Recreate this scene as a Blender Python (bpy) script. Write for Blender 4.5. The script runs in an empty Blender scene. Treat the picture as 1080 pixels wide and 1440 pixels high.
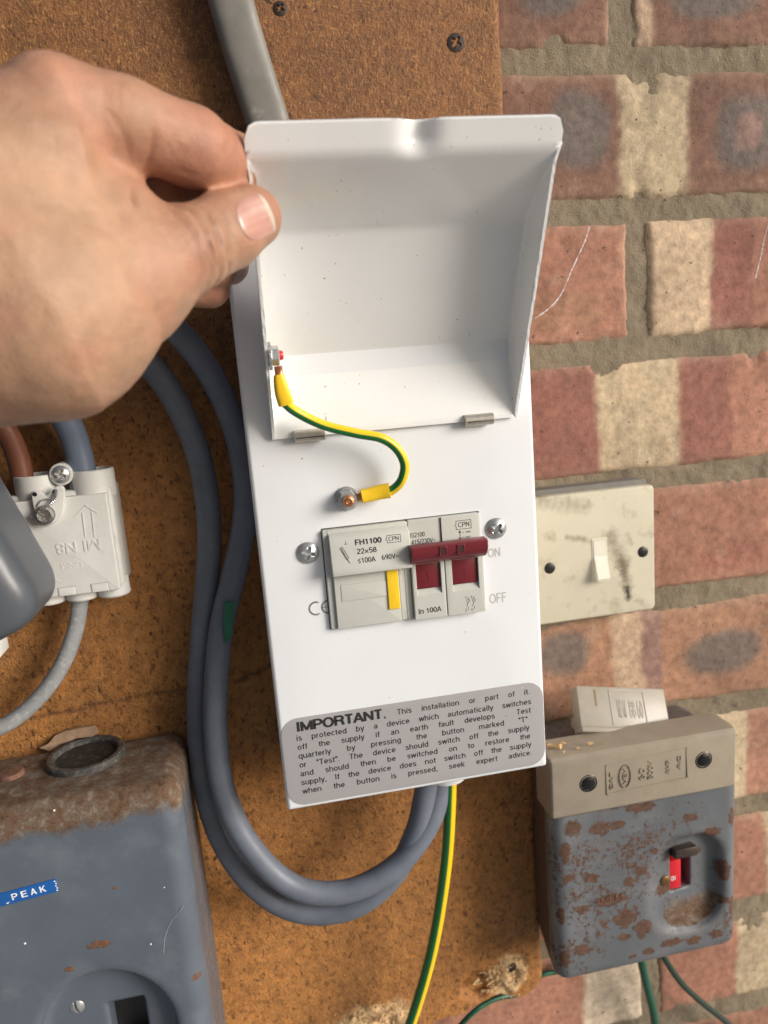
import bpy, bmesh, math
import numpy as np
from mathutils import Vector, Matrix
from mathutils.bvhtree import BVHTree

S = 0.001                      # everything below is measured in millimetres
scene = bpy.context.scene
# ------------------------------------------------------------------ camera
CAMP = np.array([-32.71, -401.9, 57.45])
_r = np.array([0.182, -0.1737, -0.0947]); FPX = 1057.5
def _rod(r):
    th = np.linalg.norm(r); k = r/th
    K = np.array([[0, -k[2], k[1]], [k[2], 0, -k[0]], [-k[1], k[0], 0]])
    return np.eye(3)+math.sin(th)*K+(1-math.cos(th))*K@K
CM = _rod(_r)@np.array([[1, 0, 0], [0, 0, -1], [0, 1, 0.]])
cam_d = bpy.data.cameras.new('camera'); cam = bpy.data.objects.new('camera', cam_d)
scene.collection.objects.link(cam); scene.camera = cam
mw = Matrix.Identity(4)
for i in range(3):
    mw[i][0] = CM[0][i]; mw[i][1] = -CM[1][i]; mw[i][2] = -CM[2][i]; mw[i][3] = CAMP[i]*S
cam.matrix_world = mw
cam_d.sensor_fit = 'VERTICAL'; cam_d.sensor_height = 36; cam_d.lens = FPX/1440*36
cam_d.clip_start = 0.005; cam_d.clip_end = 100
cam_d.dof.use_dof = True; cam_d.dof.focus_distance = 0.332; cam_d.dof.aperture_fstop = 9.0

# ------------------------------------------------------------------ daylight
SUN_AZ, SUN_EL = 55.0, 17.0    # degrees right of straight out of the wall, above the horizon
w = bpy.data.worlds.new('World'); scene.world = w; w.use_nodes = True
nt = w.node_tree; bg = nt.nodes['Background']
sky = nt.nodes.new('ShaderNodeTexSky'); sky.sky_type = 'NISHITA'; sky.sun_disc = False
sky.sun_elevation = math.radians(SUN_EL); sky.sun_rotation = math.radians(180-SUN_AZ)
sky.dust_density = 4.0
sky.air_density = 1.0
nt.links.new(sky.outputs[0], bg.inputs[0]); bg.inputs[1].default_value = 0.10
sd = bpy.data.lights.new('sun', 'SUN'); sd.energy = 3.4; sd.angle = math.radians(30); sd.color = (1, .985, .965)
so = bpy.data.objects.new('sun', sd); scene.collection.objects.link(so)
_a, _e = math.radians(SUN_AZ), math.radians(SUN_EL)
sdir = Vector((math.sin(_a)*math.cos(_e), -math.cos(_a)*math.cos(_e), math.sin(_e)))
so.rotation_euler = sdir.to_track_quat('Z', 'Y').to_euler()
scene.view_settings.view_transform = 'Standard'; scene.view_settings.look = 'None'
scene.view_settings.exposure = 0.03; scene.view_settings.gamma = 1.0

# ------------------------------------------------------------------ helpers
def P(u, v, y):                # pixel of the 1080x1440 photograph -> point on the plane y (mm)
    d = CM.T@np.array([(u-540)/FPX, (v-720)/FPX, 1.]); return CAMP+(y-CAMP[1])/d[1]*d
def PP(pts): return [P(*p) for p in pts]
def lin(r, g, b):
    return tuple((c/255/12.92 if c/255 <= .04045 else ((c/255+.055)/1.055)**2.4) for c in (r, g, b))

def _hash(i, j, k, seed):
    i = i.astype(np.int64); j = j.astype(np.int64); k = k.astype(np.int64)
    n = (i*73856093) ^ (j*19349663) ^ (k*83492791) ^ (seed*2654435)
    n = (n ^ (n >> 13))*1274126177 & 0x7fffffff
    n = (n ^ (n >> 16))*668265263 & 0x7fffffff
    return ((n ^ (n >> 15)) & 0xffff)/32767.5-1
def vnoise(x, y, z, seed=0):
    x, y, z = np.broadcast_arrays(np.asarray(x, float), np.asarray(y, float), np.asarray(z, float))
    fx, fy, fz = np.floor(x), np.floor(y), np.floor(z)
    a, b, c = x-fx, y-fy, z-fz
    a = a*a*(3-2*a); b = b*b*(3-2*b); c = c*c*(3-2*c)
    r = 0
    for di in (0, 1):
        for dj in (0, 1):
            for dk in (0, 1):
                r = r+_hash(fx+di, fy+dj, fz+dk, seed)*(a if di else 1-a)*(b if dj else 1-b)*(c if dk else 1-c)
    return r
def fbm(x, y, z, sc, seed=0, oct=4, gain=.5):
    r = 0; amp = 1; t = 0
    for o in range(oct):
        r = r+amp*vnoise(np.asarray(x)/sc, np.asarray(y)/sc, np.asarray(z)/sc, seed+o*17); t += amp; amp *= gain; sc = sc/2.03
    return r/t*1.6
def sstep(a, b, x):
    t = np.clip((x-a)/(b-a), 0, 1); return t*t*(3-2*t)

WORLD = {}                     # world position (mm) of each parent
def wl(o): return WORLD.get(o.name, np.zeros(3)) if o else np.zeros(3)
def props(o, label=None, cat=None, group=None, kind=None):
    if label: o['label'] = label
    if cat: o['category'] = cat
    if group: o['group'] = group
    if kind: o['kind'] = kind
    return o
def thing(name, label, cat, loc, group=None):
    o = bpy.data.objects.new(name, None); scene.collection.objects.link(o)
    o.empty_display_size = .01
    loc = np.array(loc, float); o.location = Vector(loc*S); WORLD[o.name] = loc
    return props(o, label, cat, group)
class MB:
    def __init__(s): s.v = []; s.f = []; s.n = 0; s.uv = []; s.flat = set()
    def add(s, v, f, uv=None):
        v = np.asarray(v, float).reshape(-1, 3); s.v.append(v)
        s.f += [tuple(int(i)+s.n for i in q) for q in f]; s.uv.append(uv if uv is not None else np.zeros((len(v), 2)))
        s.n += len(v); return s
    def build(s, name, m, parent=None, smooth=True, loc=None, col=None, uv=False, auto=35, xf=None, local=False):
        v = np.concatenate(s.v) if s.v else np.zeros((0, 3))
        if xf is not None: v = xf(v)
        base = wl(parent) if parent else (np.array(loc, float) if loc is not None else np.zeros(3))
        vv = (v if local else v-base)*S
        me = bpy.data.meshes.new(name); me.from_pydata(vv.tolist(), [], s.f)
        if uv:
            U = np.concatenate(s.uv); l = me.uv_layers.new(name='UVMap')
            idx = np.empty(len(me.loops), dtype=np.int32); me.loops.foreach_get('vertex_index', idx)
            l.data.foreach_set('uv', U[idx].astype(np.float32).ravel())
        if col is not None:
            a = me.color_attributes.new('Col', 'FLOAT_COLOR', 'POINT')
            c = np.ones((len(v), 4), np.float32); c[:, :3] = col; a.data.foreach_set('color', c.ravel())
        me.validate(); me.update()
        bm = bmesh.new(); bm.from_mesh(me); bmesh.ops.recalc_face_normals(bm, faces=bm.faces) if len(me.polygons) < 60000 else None
        bm.to_mesh(me); bm.free()
        if smooth:
            for p in me.polygons: p.use_smooth = True
            if auto: me.set_sharp_from_angle(angle=math.radians(auto))
        me.materials.append(m)
        o = bpy.data.objects.new(name, me); scene.collection.objects.link(o)
        if parent: o.parent = parent
        else: o.location = Vector(base*S)
        WORLD[o.name] = base
        return o

def grid_faces(nu, nv, wu=False, wv=False):
    f = []
    for i in range(nu if wu else nu-1):
        for j in range(nv if wv else nv-1):
            a = i*nv+j; b = ((i+1) % nu)*nv+j; c = ((i+1) % nu)*nv+(j+1) % nv; d = i*nv+(j+1) % nv
            f.append((a, b, c, d))
    return f
def rrect(x0, x1, z0, z1, r, y, n=4):
    r = max(min(r, (x1-x0)/2-.001, (z1-z0)/2-.001), .0001); o = []
    for cx, cz, a0 in ((x1-r, z1-r, 0), (x0+r, z1-r, 90), (x0+r, z0+r, 180), (x1-r, z0+r, 270)):
        for k in range(n+1):
            a = math.radians(a0+90*k/n); o.append((cx+r*math.cos(a), y, cz+r*math.sin(a)))
    return o
def loft(mb, loops, cap0=True, cap1=True):
    n = len(loops[0]); v = np.array(loops).reshape(-1, 3); f = grid_faces(len(loops), n, False, True)
    if cap0: f.append(tuple(range(n)))
    if cap1: f.append(tuple(range((len(loops)-1)*n, len(loops)*n)))
    mb.add(v, f); return mb
def plate(mb, x0, x1, z0, z1, yf, yb, rc=1., bev=.5, n=4, hole=None, holedepth=3, nb=4):
    """rounded-corner slab facing -y: front at yf, back at yb; hole=(x0,x1,z0,z1,r)"""
    L = []
    if hole:
        L.append(rrect(*hole[:4], hole[4], yf+holedepth, n)); L.append(rrect(*hole[:4], hole[4], yf+.15, n))
        L.append(rrect(hole[0]-.15, hole[1]+.15, hole[2]-.15, hole[3]+.15, hole[4]+.15, yf, n))
    for k in range(nb+1):
        a = math.pi/2*k/nb; ins = bev*(1-math.sin(a)); dy = bev*(1-math.cos(a))
        L.append(rrect(x0+ins, x1-ins, z0+ins, z1-ins, max(rc-ins, .05), yf+dy, n))
    L.append(rrect(x0, x1, z0, z1, rc, yb, n))
    return loft(mb, L, cap0=not hole, cap1=True)
def rbox(mb, x0, x1, y0, y1, z0, z1, r=.4, seg=2, M=None):
    bm = bmesh.new(); bmesh.ops.create_cube(bm, size=1)
    for v in bm.verts: v.co = Vector(((x0+x1)/2+v.co.x*(x1-x0), (y0+y1)/2+v.co.y*(y1-y0), (z0+z1)/2+v.co.z*(z1-z0)))
    if r > 0: bmesh.ops.bevel(bm, geom=list(bm.edges), offset=r, segments=seg, profile=.5, affect='EDGES')
    bm.verts.ensure_lookup_table()
    v = np.array([list(x.co) for x in bm.verts]); f = [tuple(q.index for q in p.verts) for p in bm.faces]
    bm.free()
    if M is not None: v = M(v)
    return mb.add(v, f)
def frame_of(axis):
    a = np.array(axis, float); a /= np.linalg.norm(a)
    t = np.array([0, 0, 1.]) if abs(a[2]) < .9 else np.array([1., 0, 0])
    u = np.cross(a, t); u /= np.linalg.norm(u); return a, u, np.cross(a, u)
def lathe(mb, c, axis, prof, n=24, ph=0):
    a, u, w_ = frame_of(axis); c = np.array(c, float); v = []
    for r, h in prof:
        for k in range(n):
            t = 2*math.pi*k/n+ph; v.append(c+a*h+r*(u*math.cos(t)+w_*math.sin(t)))
    f = grid_faces(len(prof), n, False, True); f.append(tuple(range(n))); f.append(tuple(range((len(prof)-1)*n, len(prof)*n)))
    return mb.add(v, f)
def catmull(pts, n=12):
    p = [np.array(q, float) for q in pts]; p = [2*p[0]-p[1]]+p+[2*p[-1]-p[-2]]; o = []
    for i in range(1, len(p)-2):
        for k in range(n):
            t = k/n; o.append(.5*((2*p[i])+(-p[i-1]+p[i+1])*t+(2*p[i-1]-5*p[i]+4*p[i+1]-p[i+2])*t*t+(-p[i-1]+3*p[i]-3*p[i+1]+p[i+2])*t**3))
    o.append(p[-2]); return np.array(o)
def tube(mb, pts, r, n=14, sm=12, ref=(0, -1, 0), r2=None, sq=2.0, wob=0):
    c = catmull(pts, sm) if sm else np.array(pts, float); v = []; uv = []
    t = np.gradient(c, axis=0); t /= np.linalg.norm(t, axis=1)[:, None]; L = 0; ref = np.array(ref, float)
    for i in range(len(c)):
        e2 = ref-t[i]*(ref@t[i]); e2 /= np.linalg.norm(e2); e1 = np.cross(t[i], e2)
        if i: L += np.linalg.norm(c[i]-c[i-1])
        rr = r if np.isscalar(r) else np.interp(i/(len(c)-1), np.linspace(0, 1, len(r)), r)
        rb = rr if r2 is None else r2
        for k in range(n):
            a = 2*math.pi*k/n; ca, sa = math.cos(a), math.sin(a)
            ca = math.copysign(abs(ca)**(2/sq), ca); sa = math.copysign(abs(sa)**(2/sq), sa)
            v.append(c[i]+e1*ca*rr+e2*sa*rb); uv.append((k/n if k <= n/2 else 1-k/n, L/10))
    f = grid_faces(len(c), n, False, True); f.append(tuple(range(n))); f.append(tuple(range((len(c)-1)*n, len(c)*n)))
    return mb.add(v, f, np.array(uv))
def prism(mb, pts, y0, y1):
    n = len(pts); v = [(x, y0, z) for x, z in pts]+[(x, y1, z) for x, z in pts]
    f = [tuple(range(n)), tuple(range(n, 2*n))]+[(i, (i+1) % n, n+(i+1) % n, n+i) for i in range(n)]
    return mb.add(v, f)
def strip(mb, pts, wd, y0, y1):          # raised line on a face at plane y
    pts = [np.array(p, float) for p in pts]
    for a, b in zip(pts[:-1], pts[1:]):
        d = b-a; L = np.linalg.norm(d)
        if L < 1e-6: continue
        d /= L; nrm = np.array([-d[1], d[0]])*wd/2; a = a-d*wd*.3; b = b+d*wd*.3
        prism(mb, [tuple(a-nrm), tuple(b-nrm), tuple(b+nrm), tuple(a+nrm)], y0, y1)
    return mb
# plain grotesque lettering drawn from centre lines: glyph -> (advance, strokes)
def _e(cx, cy, rx, ry, a0, a1, n=10): return [(cx+rx*math.cos(math.radians(a0+(a1-a0)*k/n)), cy+ry*math.sin(math.radians(a0+(a1-a0)*k/n))) for k in range(n+1)]
_x, _c = .67, .94             # centre-line tops of small letters and capitals
_o = _e(.29, .365, .21, .305, 0, 360, 16)
GL = {
 'a': (.56, [_e(.27, .49, .17, .18, 165, 0)+[(.44, .0)], [(.44, .40), (.3, .38)]+_e(.25, .215, .17, .155, 95, 270)+[(.36, .09), (.44, .2)]]),
 'b': (.58, [[(.08, 0), (.08, 1)], _o]), 'c': (.52, [_e(.29, .365, .21, .305, 42, 318)]), 'd': (.58, [[(.5, 0), (.5, 1)], _o]),
 'e': (.57, [[(.08, .36), (.5, .36)]+_e(.29, .365, .21, .305, 0, 318)]), 'f': (.33, [[(.17, 0), (.17, .78)]+_e(.30, .78, .13, .16, 180, 80, 6), [(.03, _x), (.33, _x)]]),
 'g': (.58, [_o, [(.5, .73), (.5, -.02)]+_e(.29, -.02, .21, .19, 0, -150)]), 'h': (.57, [[(.08, 0), (.08, 1)], [(.08, .4)]+_e(.285, .45, .205, .22, 170, 0)+[(.49, 0)]]),
 'i': (.23, [[(.115, 0), (.115, .73)], [(.115, .87), (.115, 1)]]), 'k': (.52, [[(.08, 0), (.08, 1)], [(.08, .25), (.45, .73)], [(.2, .4), (.48, 0)]]),
 'l': (.23, [[(.115, 0), (.115, 1)]]), 'm': (.86, [[(.08, 0), (.08, .73)], [(.08, .4)]+_e(.255, .47, .175, .2, 170, 0)+[(.43, 0)], [(.43, .4)]+_e(.605, .47, .175, .2, 170, 0)+[(.78, 0)]]),
 'n': (.57, [[(.08, 0), (.08, .73)], [(.08, .4)]+_e(.285, .45, .205, .22, 170, 0)+[(.49, 0)]]), 'o': (.58, [_o]), 'p': (.58, [[(.08, -.27), (.08, .73)], _o]), 'q': (.58, [[(.5, -.27), (.5, .73)], _o]),
 'r': (.36, [[(.08, 0), (.08, .73)], [(.08, .38)]+_e(.27, .42, .19, .25, 170, 82, 6)]), 's': (.50, [_e(.25, .53, .165, .14, 20, 262)+_e(.25, .205, .18, .16, 80, -160)]),
 't': (.33, [[(.16, .92), (.16, .2)]+_e(.28, .18, .12, .12, 180, 280, 5), [(.02, _x), (.32, _x)]]), 'u': (.57, [[(.08, .73), (.08, .27)]+_e(.28, .27, .2, .21, 180, 350), [(.49, .73), (.49, 0)]]),
 'v': (.50, [[(.03, .73), (.25, .03), (.47, .73)]]), 'w': (.74, [[(.03, .73), (.2, .03), (.37, .70), (.54, .03), (.71, .73)]]), 'x': (.50, [[(.04, .73), (.46, 0)], [(.46, .73), (.04, 0)]]),
 'y': (.50, [[(.03, .73), (.25, .04)], [(.47, .73), (.22, -.16), (.15, -.22), (.05, -.22)]]),
 'A': (.67, [[(.03, 0), (.335, _c+.03), (.64, 0)], [(.13, .31), (.54, .31)]]), 'C': (.70, [_e(.38, .5, .31, .44, 48, 312, 16)]), 'E': (.60, [[(.55, .06), (.09, .06), (.09, _c), (.54, _c)], [(.09, .52), (.51, .52)]]),
 'F': (.58, [[(.09, 0), (.09, _c), (.53, _c)], [(.09, .5), (.47, .5)]]), 'H': (.70, [[(.09, 0), (.09, 1)], [(.61, 0), (.61, 1)], [(.09, .52), (.61, .52)]]), 'I': (.26, [[(.13, 0), (.13, 1)]]),
 'K': (.66, [[(.09, 0), (.09, 1)], [(.09, .32), (.6, 1)], [(.27, .56), (.63, 0)]]), 'M': (.84, [[(.09, 0), (.09, _c), (.42, .08), (.75, _c), (.75, 0)]]), 'N': (.70, [[(.09, 0), (.09, _c), (.61, .06), (.61, 1)]]),
 'O': (.76, [_e(.38, .5, .31, .44, 0, 360, 20)]), 'P': (.65, [[(.09, 0), (.09, _c), (.36, _c)]+_e(.36, .70, .22, .24, 90, -90, 8)+[(.09, .46)]]), 'R': (.70, [[(.09, 0), (.09, _c), (.38, _c)]+_e(.38, .72, .22, .22, 90, -90, 8)+[(.09, .5)], [(.40, .5), (.55, .38), (.62, 0)]]),
 'S': (.64, [_e(.32, .73, .23, .21, 20, 262)+_e(.32, .29, .26, .235, 80, -165)]), 'T': (.60, [[(.03, _c), (.57, _c)], [(.30, 0), (.30, _c)]]), 'U': (.70, [[(.09, 1), (.09, .33)]+_e(.35, .33, .26, .27, 180, 360)+[(.61, 1)]]), 'V': (.64, [[(.03, 1), (.32, .03), (.61, 1)]]),
 '0': (.56, [_e(.28, .5, .21, .44, 0, 360, 18)]), '1': (.56, [[(.12, .74), (.22, .78), (.32, .9), (.32, 0)]]), '2': (.56, [_e(.28, .70, .2, .24, 170, -30, 9)+[(.08, .06), (.5, .06)]]), '3': (.56, [_e(.28, .72, .18, .22, 160, -85, 9), _e(.28, .28, .21, .22, 90, -160, 9)]),
 '4': (.56, [[(.38, 0), (.38, .96), (.05, .26), (.52, .26)]]), '5': (.56, [[(.46, _c), (.14, _c), (.10, .48)]+_e(.28, .33, .21, .27, 130, -150, 10)]), '6': (.56, [_e(.28, .31, .2, .25, 0, 360, 14), _e(.33, .42, .25, .52, 178, 85, 7)]),
 '8': (.56, [_e(.28, .73, .17, .21, 0, 360, 14), _e(.28, .29, .21, .23, 0, 360, 14)]), '9': (.56, [_e(.28, .68, .2, .25, 0, 360, 14), _e(.23, .58, .25, .52, -2, -95, 7)]),
 '.': (.26, [[(.07, .065), (.19, .065)]]), ',': (.26, [[(.13, .13), (.13, .0), (.07, -.14)]]), '"': (.34, [[(.09, .68), (.09, 1)], [(.24, .68), (.24, 1)]]), '/': (.32, [[(.02, -.02), (.30, 1)]]),
 '~': (.56, [[(.05, .40), (.13, .48), (.22, .46), (.34, .38), (.43, .38), (.51, .46)]]), '×': (.58, [[(.06, .08), (.5, .64)], [(.5, .08), (.06, .64)]]), '≤': (.58, [[(.5, .85), (.1, .56), (.5, .27)], [(.1, .1), (.5, .1)]]), ' ': (.3, []),
}
def ribbon(p, sw):
    p = np.array([q for i, q in enumerate(p) if i == 0 or math.dist(q, p[i-1]) > 1e-4], float); closed = np.allclose(p[0], p[-1]); q = p[:-1] if closed else p; n = len(q); L = []; R_ = []
    for i in range(n):
        a = q[(i-1) % n] if closed or i > 0 else None; b = q[(i+1) % n] if closed or i < n-1 else None
        d1 = (q[i]-a) if a is not None else None; d2 = (b-q[i]) if b is not None else None
        d1 = d1/np.linalg.norm(d1) if d1 is not None else None; d2 = d2/np.linalg.norm(d2) if d2 is not None else None
        if d1 is None: d1 = d2
        if d2 is None: d2 = d1
        n1 = np.array([-d1[1], d1[0]]); n2 = np.array([-d2[1], d2[0]]); m = n1+n2; m = m/max(m@m, .9)*2
        L.append(q[i]+m*sw/2); R_.append(q[i]-m*sw/2)
    k = n if closed else n-1
    return np.array(L+R_), [(i, n+i, n+(i+1) % n, (i+1) % n) for i in range(k)]
def split_sharp(p, sw):           # break a stroke where it turns sharply, so that its width holds
    p = [q for i, q in enumerate(p) if i == 0 or math.dist(q, p[i-1]) > 1e-4]; out = []; cur = [p[0]]
    for i in range(1, len(p)):
        cur.append(p[i])
        if i < len(p)-1:
            a = np.subtract(p[i], p[i-1]); b = np.subtract(p[i+1], p[i]); c = (a@b)/np.linalg.norm(a)/np.linalg.norm(b)
            if c < -.05:
                e = a/np.linalg.norm(a)*sw*.18; cur[-1] = (p[i][0]+e[0], p[i][1]+e[1]); out.append(cur)
                e = b/np.linalg.norm(b)*sw*.18; cur = [(p[i][0]-e[0], p[i][1]-e[1])]
    out.append(cur); return out
def text2d(s, sw=.13, space=1.0):
    x = 0; V = []; Fc = []; K = []; n = 0
    for ch in s:
        adv, st = GL[ch]; st = [q for p in st for q in split_sharp(p, sw)]
        for j, p in enumerate(st):
            v, f = ribbon(p, sw); v = v+np.array([x, 0]); V.append(v); Fc += [tuple(i+n for i in q) for q in f]; K += [j]*len(v); n += len(v)
        x += adv*space+.03
    return np.concatenate(V), Fc, np.array(K)
def text_mb(mb, s, x0, x1, z0, z1, y, th=.06, bold=0., flip=False, shear=0, xf=None, space=1.0):
    v, f, K = text2d(s, .125+bold*2.2, space); lo, hi = v.min(0), v.max(0)
    X = x0+(v[:, 0]-lo[0])/(hi[0]-lo[0])*(x1-x0); Z = z0+v[:, 1]*(z1-z0)
    if flip: X = x0+x1-X; Z = z0+z1-Z
    n = len(v); ff = [q[::-1] for q in f]; V = np.stack([X, y-th-.004*K, Z], 1)
    if th > .1:
        V = np.concatenate([V, np.stack([X, np.full(n, y+.05), Z], 1)]); ed = set((a, b) for q in f for a, b in zip(q, q[1:]+q[:1]))
        ff += [(a, b, b+n, a+n) for a, b in ed if (b, a) not in ed]
    if xf: V = xf(V)
    return mb.add(V, ff)

# signed-distance modelling
def s_nets(fn, lo, hi, h, newton=2):
    lo = np.array(lo, float); n = [int(math.ceil((b-a)/h))+1 for a, b in zip(lo, hi)]
    gx, gy, gz = [lo[i]+h*np.arange(n[i]) for i in range(3)]
    X, Y, Z = np.meshgrid(gx, gy, gz, indexing='ij'); F = fn(X, Y, Z); sg = F < 0
    sh = [k-1 for k in n]; acc = np.zeros(sh+[3]); cnt = np.zeros(sh)
    offs = [(i, j, k) for i in (0, 1) for j in (0, 1) for k in (0, 1)]
    def sl(o): return tuple(slice(o[i], o[i]+sh[i]) for i in range(3))
    for a in offs:
        for ax in range(3):
            if a[ax]: continue
            b = list(a); b[ax] = 1; b = tuple(b)
            Fa, Fb = F[sl(a)], F[sl(b)]; cr = (Fa < 0) != (Fb < 0)
            t = np.where(cr, Fa/np.where(cr, Fa-Fb, 1), 0)
            for q in range(3):
                acc[..., q] += cr*(a[q]+(t if q == ax else 0))
            cnt += cr
    act = cnt > 0; idx = -np.ones(sh, int); idx[act] = np.arange(act.sum())
    ii = np.argwhere(act); V = lo+h*(ii+acc[act]/cnt[act][:, None])
    faces = []
    for ax in range(3):
        o = [0, 0, 0]; o[ax] = 1
        A = sg[tuple(slice(0, n[i]-o[i]) for i in range(3))]; Bb = sg[tuple(slice(o[i], n[i]) for i in range(3))]
        e = np.argwhere(A != Bb); b, c = (ax+1) % 3, (ax+2) % 3
        ok = (e[:, b] > 0) & (e[:, c] > 0) & (e[:, b] < sh[b]) & (e[:, c] < sh[c]); e = e[ok]
        inside = A[tuple(e.T)]
        def g(db, dc):
            q = e.copy(); q[:, b] -= db; q[:, c] -= dc; return idx[tuple(q.T)]
        q = np.stack([g(1, 1), g(0, 1), g(0, 0), g(1, 0)], 1); q[~inside] = q[~inside][:, ::-1]; faces.append(q)
    Q = np.concatenate(faces); Q = Q[(Q >= 0).all(1)]
    e_ = h*.2
    for _ in range(newton):
        f0 = fn(V[:, 0], V[:, 1], V[:, 2])
        g_ = np.stack([(fn(V[:, 0]+e_*(i == 0), V[:, 1]+e_*(i == 1), V[:, 2]+e_*(i == 2))-f0)/e_ for i in range(3)], 1)
        st = (f0/np.maximum((g_**2).sum(1), .2))[:, None]*g_
        V = V-np.clip(st, -h*.6, h*.6)
    return V, Q
def smin(a, b, k):
    hh = np.clip(.5+.5*(b-a)/k, 0, 1); return b+(a-b)*hh-k*hh*(1-hh)
def smax(a, b, k): return -smin(-a, -b, k)
def sd_box(X, Y, Z, c, hs, r):
    qx, qy, qz = np.abs(X-c[0])-hs[0]+r, np.abs(Y-c[1])-hs[1]+r, np.abs(Z-c[2])-hs[2]+r
    return np.sqrt(np.maximum(qx, 0)**2+np.maximum(qy, 0)**2+np.maximum(qz, 0)**2)+np.minimum(np.maximum(qx, np.maximum(qy, qz)), 0)-r
def sd_cone(X, Y, Z, a, b, ra, rb):
    a = np.array(a, float); b = np.array(b, float); d = b-a
    t = np.clip(((X-a[0])*d[0]+(Y-a[1])*d[1]+(Z-a[2])*d[2])/(d@d), 0, 1)
    return np.sqrt((X-a[0]-t*d[0])**2+(Y-a[1]-t*d[1])**2+(Z-a[2]-t*d[2])**2)-(ra+(rb-ra)*t)
def copy_tree(o, parent=None, loc=None):
    c = o.copy(); scene.collection.objects.link(c); c.parent = parent
    if loc is not None:
        c.location = Vector(np.array(loc, float)*S)
    for ch in [q for q in o.children]: copy_tree(ch, c)
    return c

# ------------------------------------------------------------------ materials
def mat(name, base=(.8, .8, .8), rough=.5, metal=0., var=.0, vs=.1, bump=0., bs=1., dirt=None, dirt_s=.1, dirt_t=(.55, .7),
        dirt2=None, dirt2_s=1., dirt2_t=(.7, .74), attr=False, spec=.5, sss=0., coat=0., rvar=0., bd=.3, b2=0., b2s=.2):
    m = bpy.data.materials.new(name); m.use_nodes = True; N = m.node_tree.nodes; L = m.node_tree.links; b = N['Principled BSDF']
    tc = N.new('ShaderNodeTexCoord'); mp = N.new('ShaderNodeMapping'); mp.inputs['Scale'].default_value = (1000, 1000, 1000)
    L.new(tc.outputs['Object'], mp.inputs['Vector']); co = mp.outputs[0]
    def noise(sc, det=4, rg=.6):
        n = N.new('ShaderNodeTexNoise'); n.inputs['Scale'].default_value = sc; n.inputs['Detail'].default_value = det
        n.inputs['Roughness'].default_value = rg; L.new(co, n.inputs['Vector']); return n.outputs[0]
    def rng(x, a0, a1, b0=0, b1=1):
        r = N.new('ShaderNodeMapRange'); r.inputs[1].default_value = a0; r.inputs[2].default_value = a1
        r.inputs[3].default_value = b0; r.inputs[4].default_value = b1; L.new(x, r.inputs[0]); return r.outputs[0]
    def mix(f, A, Bc, bt='MIX'):
        x = N.new('ShaderNodeMix'); x.data_type = 'RGBA'; x.blend_type = bt
        if hasattr(f, 'links'): L.new(f, x.inputs[0])
        else: x.inputs[0].default_value = f
        for s_, q in ((6, A), (7, Bc)):
            if hasattr(q, 'links'): L.new(q, x.inputs[s_])
            else: x.inputs[s_].default_value = (*q[:3], 1)
        return x.outputs[2]
    if attr:
        at = N.new('ShaderNodeVertexColor'); at.layer_name = 'Col'; c = at.outputs[0]
    else:
        r_ = N.new('ShaderNodeRGB'); r_.outputs[0].default_value = (*base, 1); c = r_.outputs[0]
    if var:
        g = rng(noise(vs, 5), .25, .75, 1-var, 1+var); cc = N.new('ShaderNodeCombineColor')
        for i in range(3): L.new(g, cc.inputs[i])
        c = mix(1., c, cc.outputs[0], 'MULTIPLY')
    if dirt: c = mix(rng(noise(dirt_s, 6, .65), *dirt_t), c, dirt)
    if dirt2: c = mix(rng(noise(dirt2_s, 3, .5), *dirt2_t), c, dirt2)
    L.new(c, b.inputs['Base Color'])
    b.inputs['Roughness'].default_value = rough; b.inputs['Metallic'].default_value = metal
    b.inputs['Specular IOR Level'].default_value = spec
    if rvar: L.new(rng(noise(vs*1.7 or .3, 4), .3, .7, rough-rvar, rough+rvar), b.inputs['Roughness'])
    if sss:
        b.inputs['Subsurface Weight'].default_value = sss; b.inputs['Subsurface Radius'].default_value = (1, .35, .2)
        b.inputs['Subsurface Scale'].default_value = .0035
    if coat: b.inputs['Coat Weight'].default_value = coat; b.inputs['Coat Roughness'].default_value = .12
    if bump:
        bn = N.new('ShaderNodeBump'); bn.inputs['Strength'].default_value = bump; bn.inputs['Distance'].default_value = bd*S
        hgt = noise(bs, 6, .65)
        if b2:
            ad = N.new('ShaderNodeMath'); ad.operation = 'MULTIPLY_ADD'; L.new(noise(b2s, 4), ad.inputs[0]); ad.inputs[1].default_value = b2; L.new(hgt, ad.inputs[2]); hgt = ad.outputs[0]
        L.new(hgt, bn.inputs['Height']); L.new(bn.outputs[0], b.inputs['Normal'])
    m['_'] = 0
    return m
def ext(m):                     # handles for adding nodes to a material made by mat()
    N = m.node_tree.nodes; return N, m.node_tree.links, N['Principled BSDF']

W_paint = mat('white_powder_coat', (.75, .775, .81), .28, var=.02, vs=.03, bump=.12, bs=.9, bd=.1, dirt2=(.35, .25, .17), dirt2_s=.55, dirt2_t=(.735, .755), coat=.25)
Lid_paint = mat('white_lid_coat', (.81, .82, .825), .16, rvar=.06, var=.03, vs=.03, bump=.1, bs=.7, bd=.1, dirt2=(.38, .27, .2), dirt2_s=.6, dirt2_t=(.725, .745), coat=.5)
Sheet_edge = mat('cut_sheet_edge', (.1, .1, .1), .5)
Mod_plastic = mat('module_plastic', (.52, .53, .495), .42, var=.03, vs=.2, bump=.1, bs=2)
Mod_dark = mat('module_shade_plastic', (.42, .42, .40), .5)
Black_pl = mat('black_plastic', (.012, .012, .012), .4)
Ink = mat('black_ink', (.02, .02, .02), .5)
Grey_ink = mat('grey_ink', (.44, .43, .42), .5)
Maroon = mat('maroon_plastic', (.15, .014, .022), .32, var=.12, vs=.6, bump=.2, bs=1.5, bd=.15)
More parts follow.
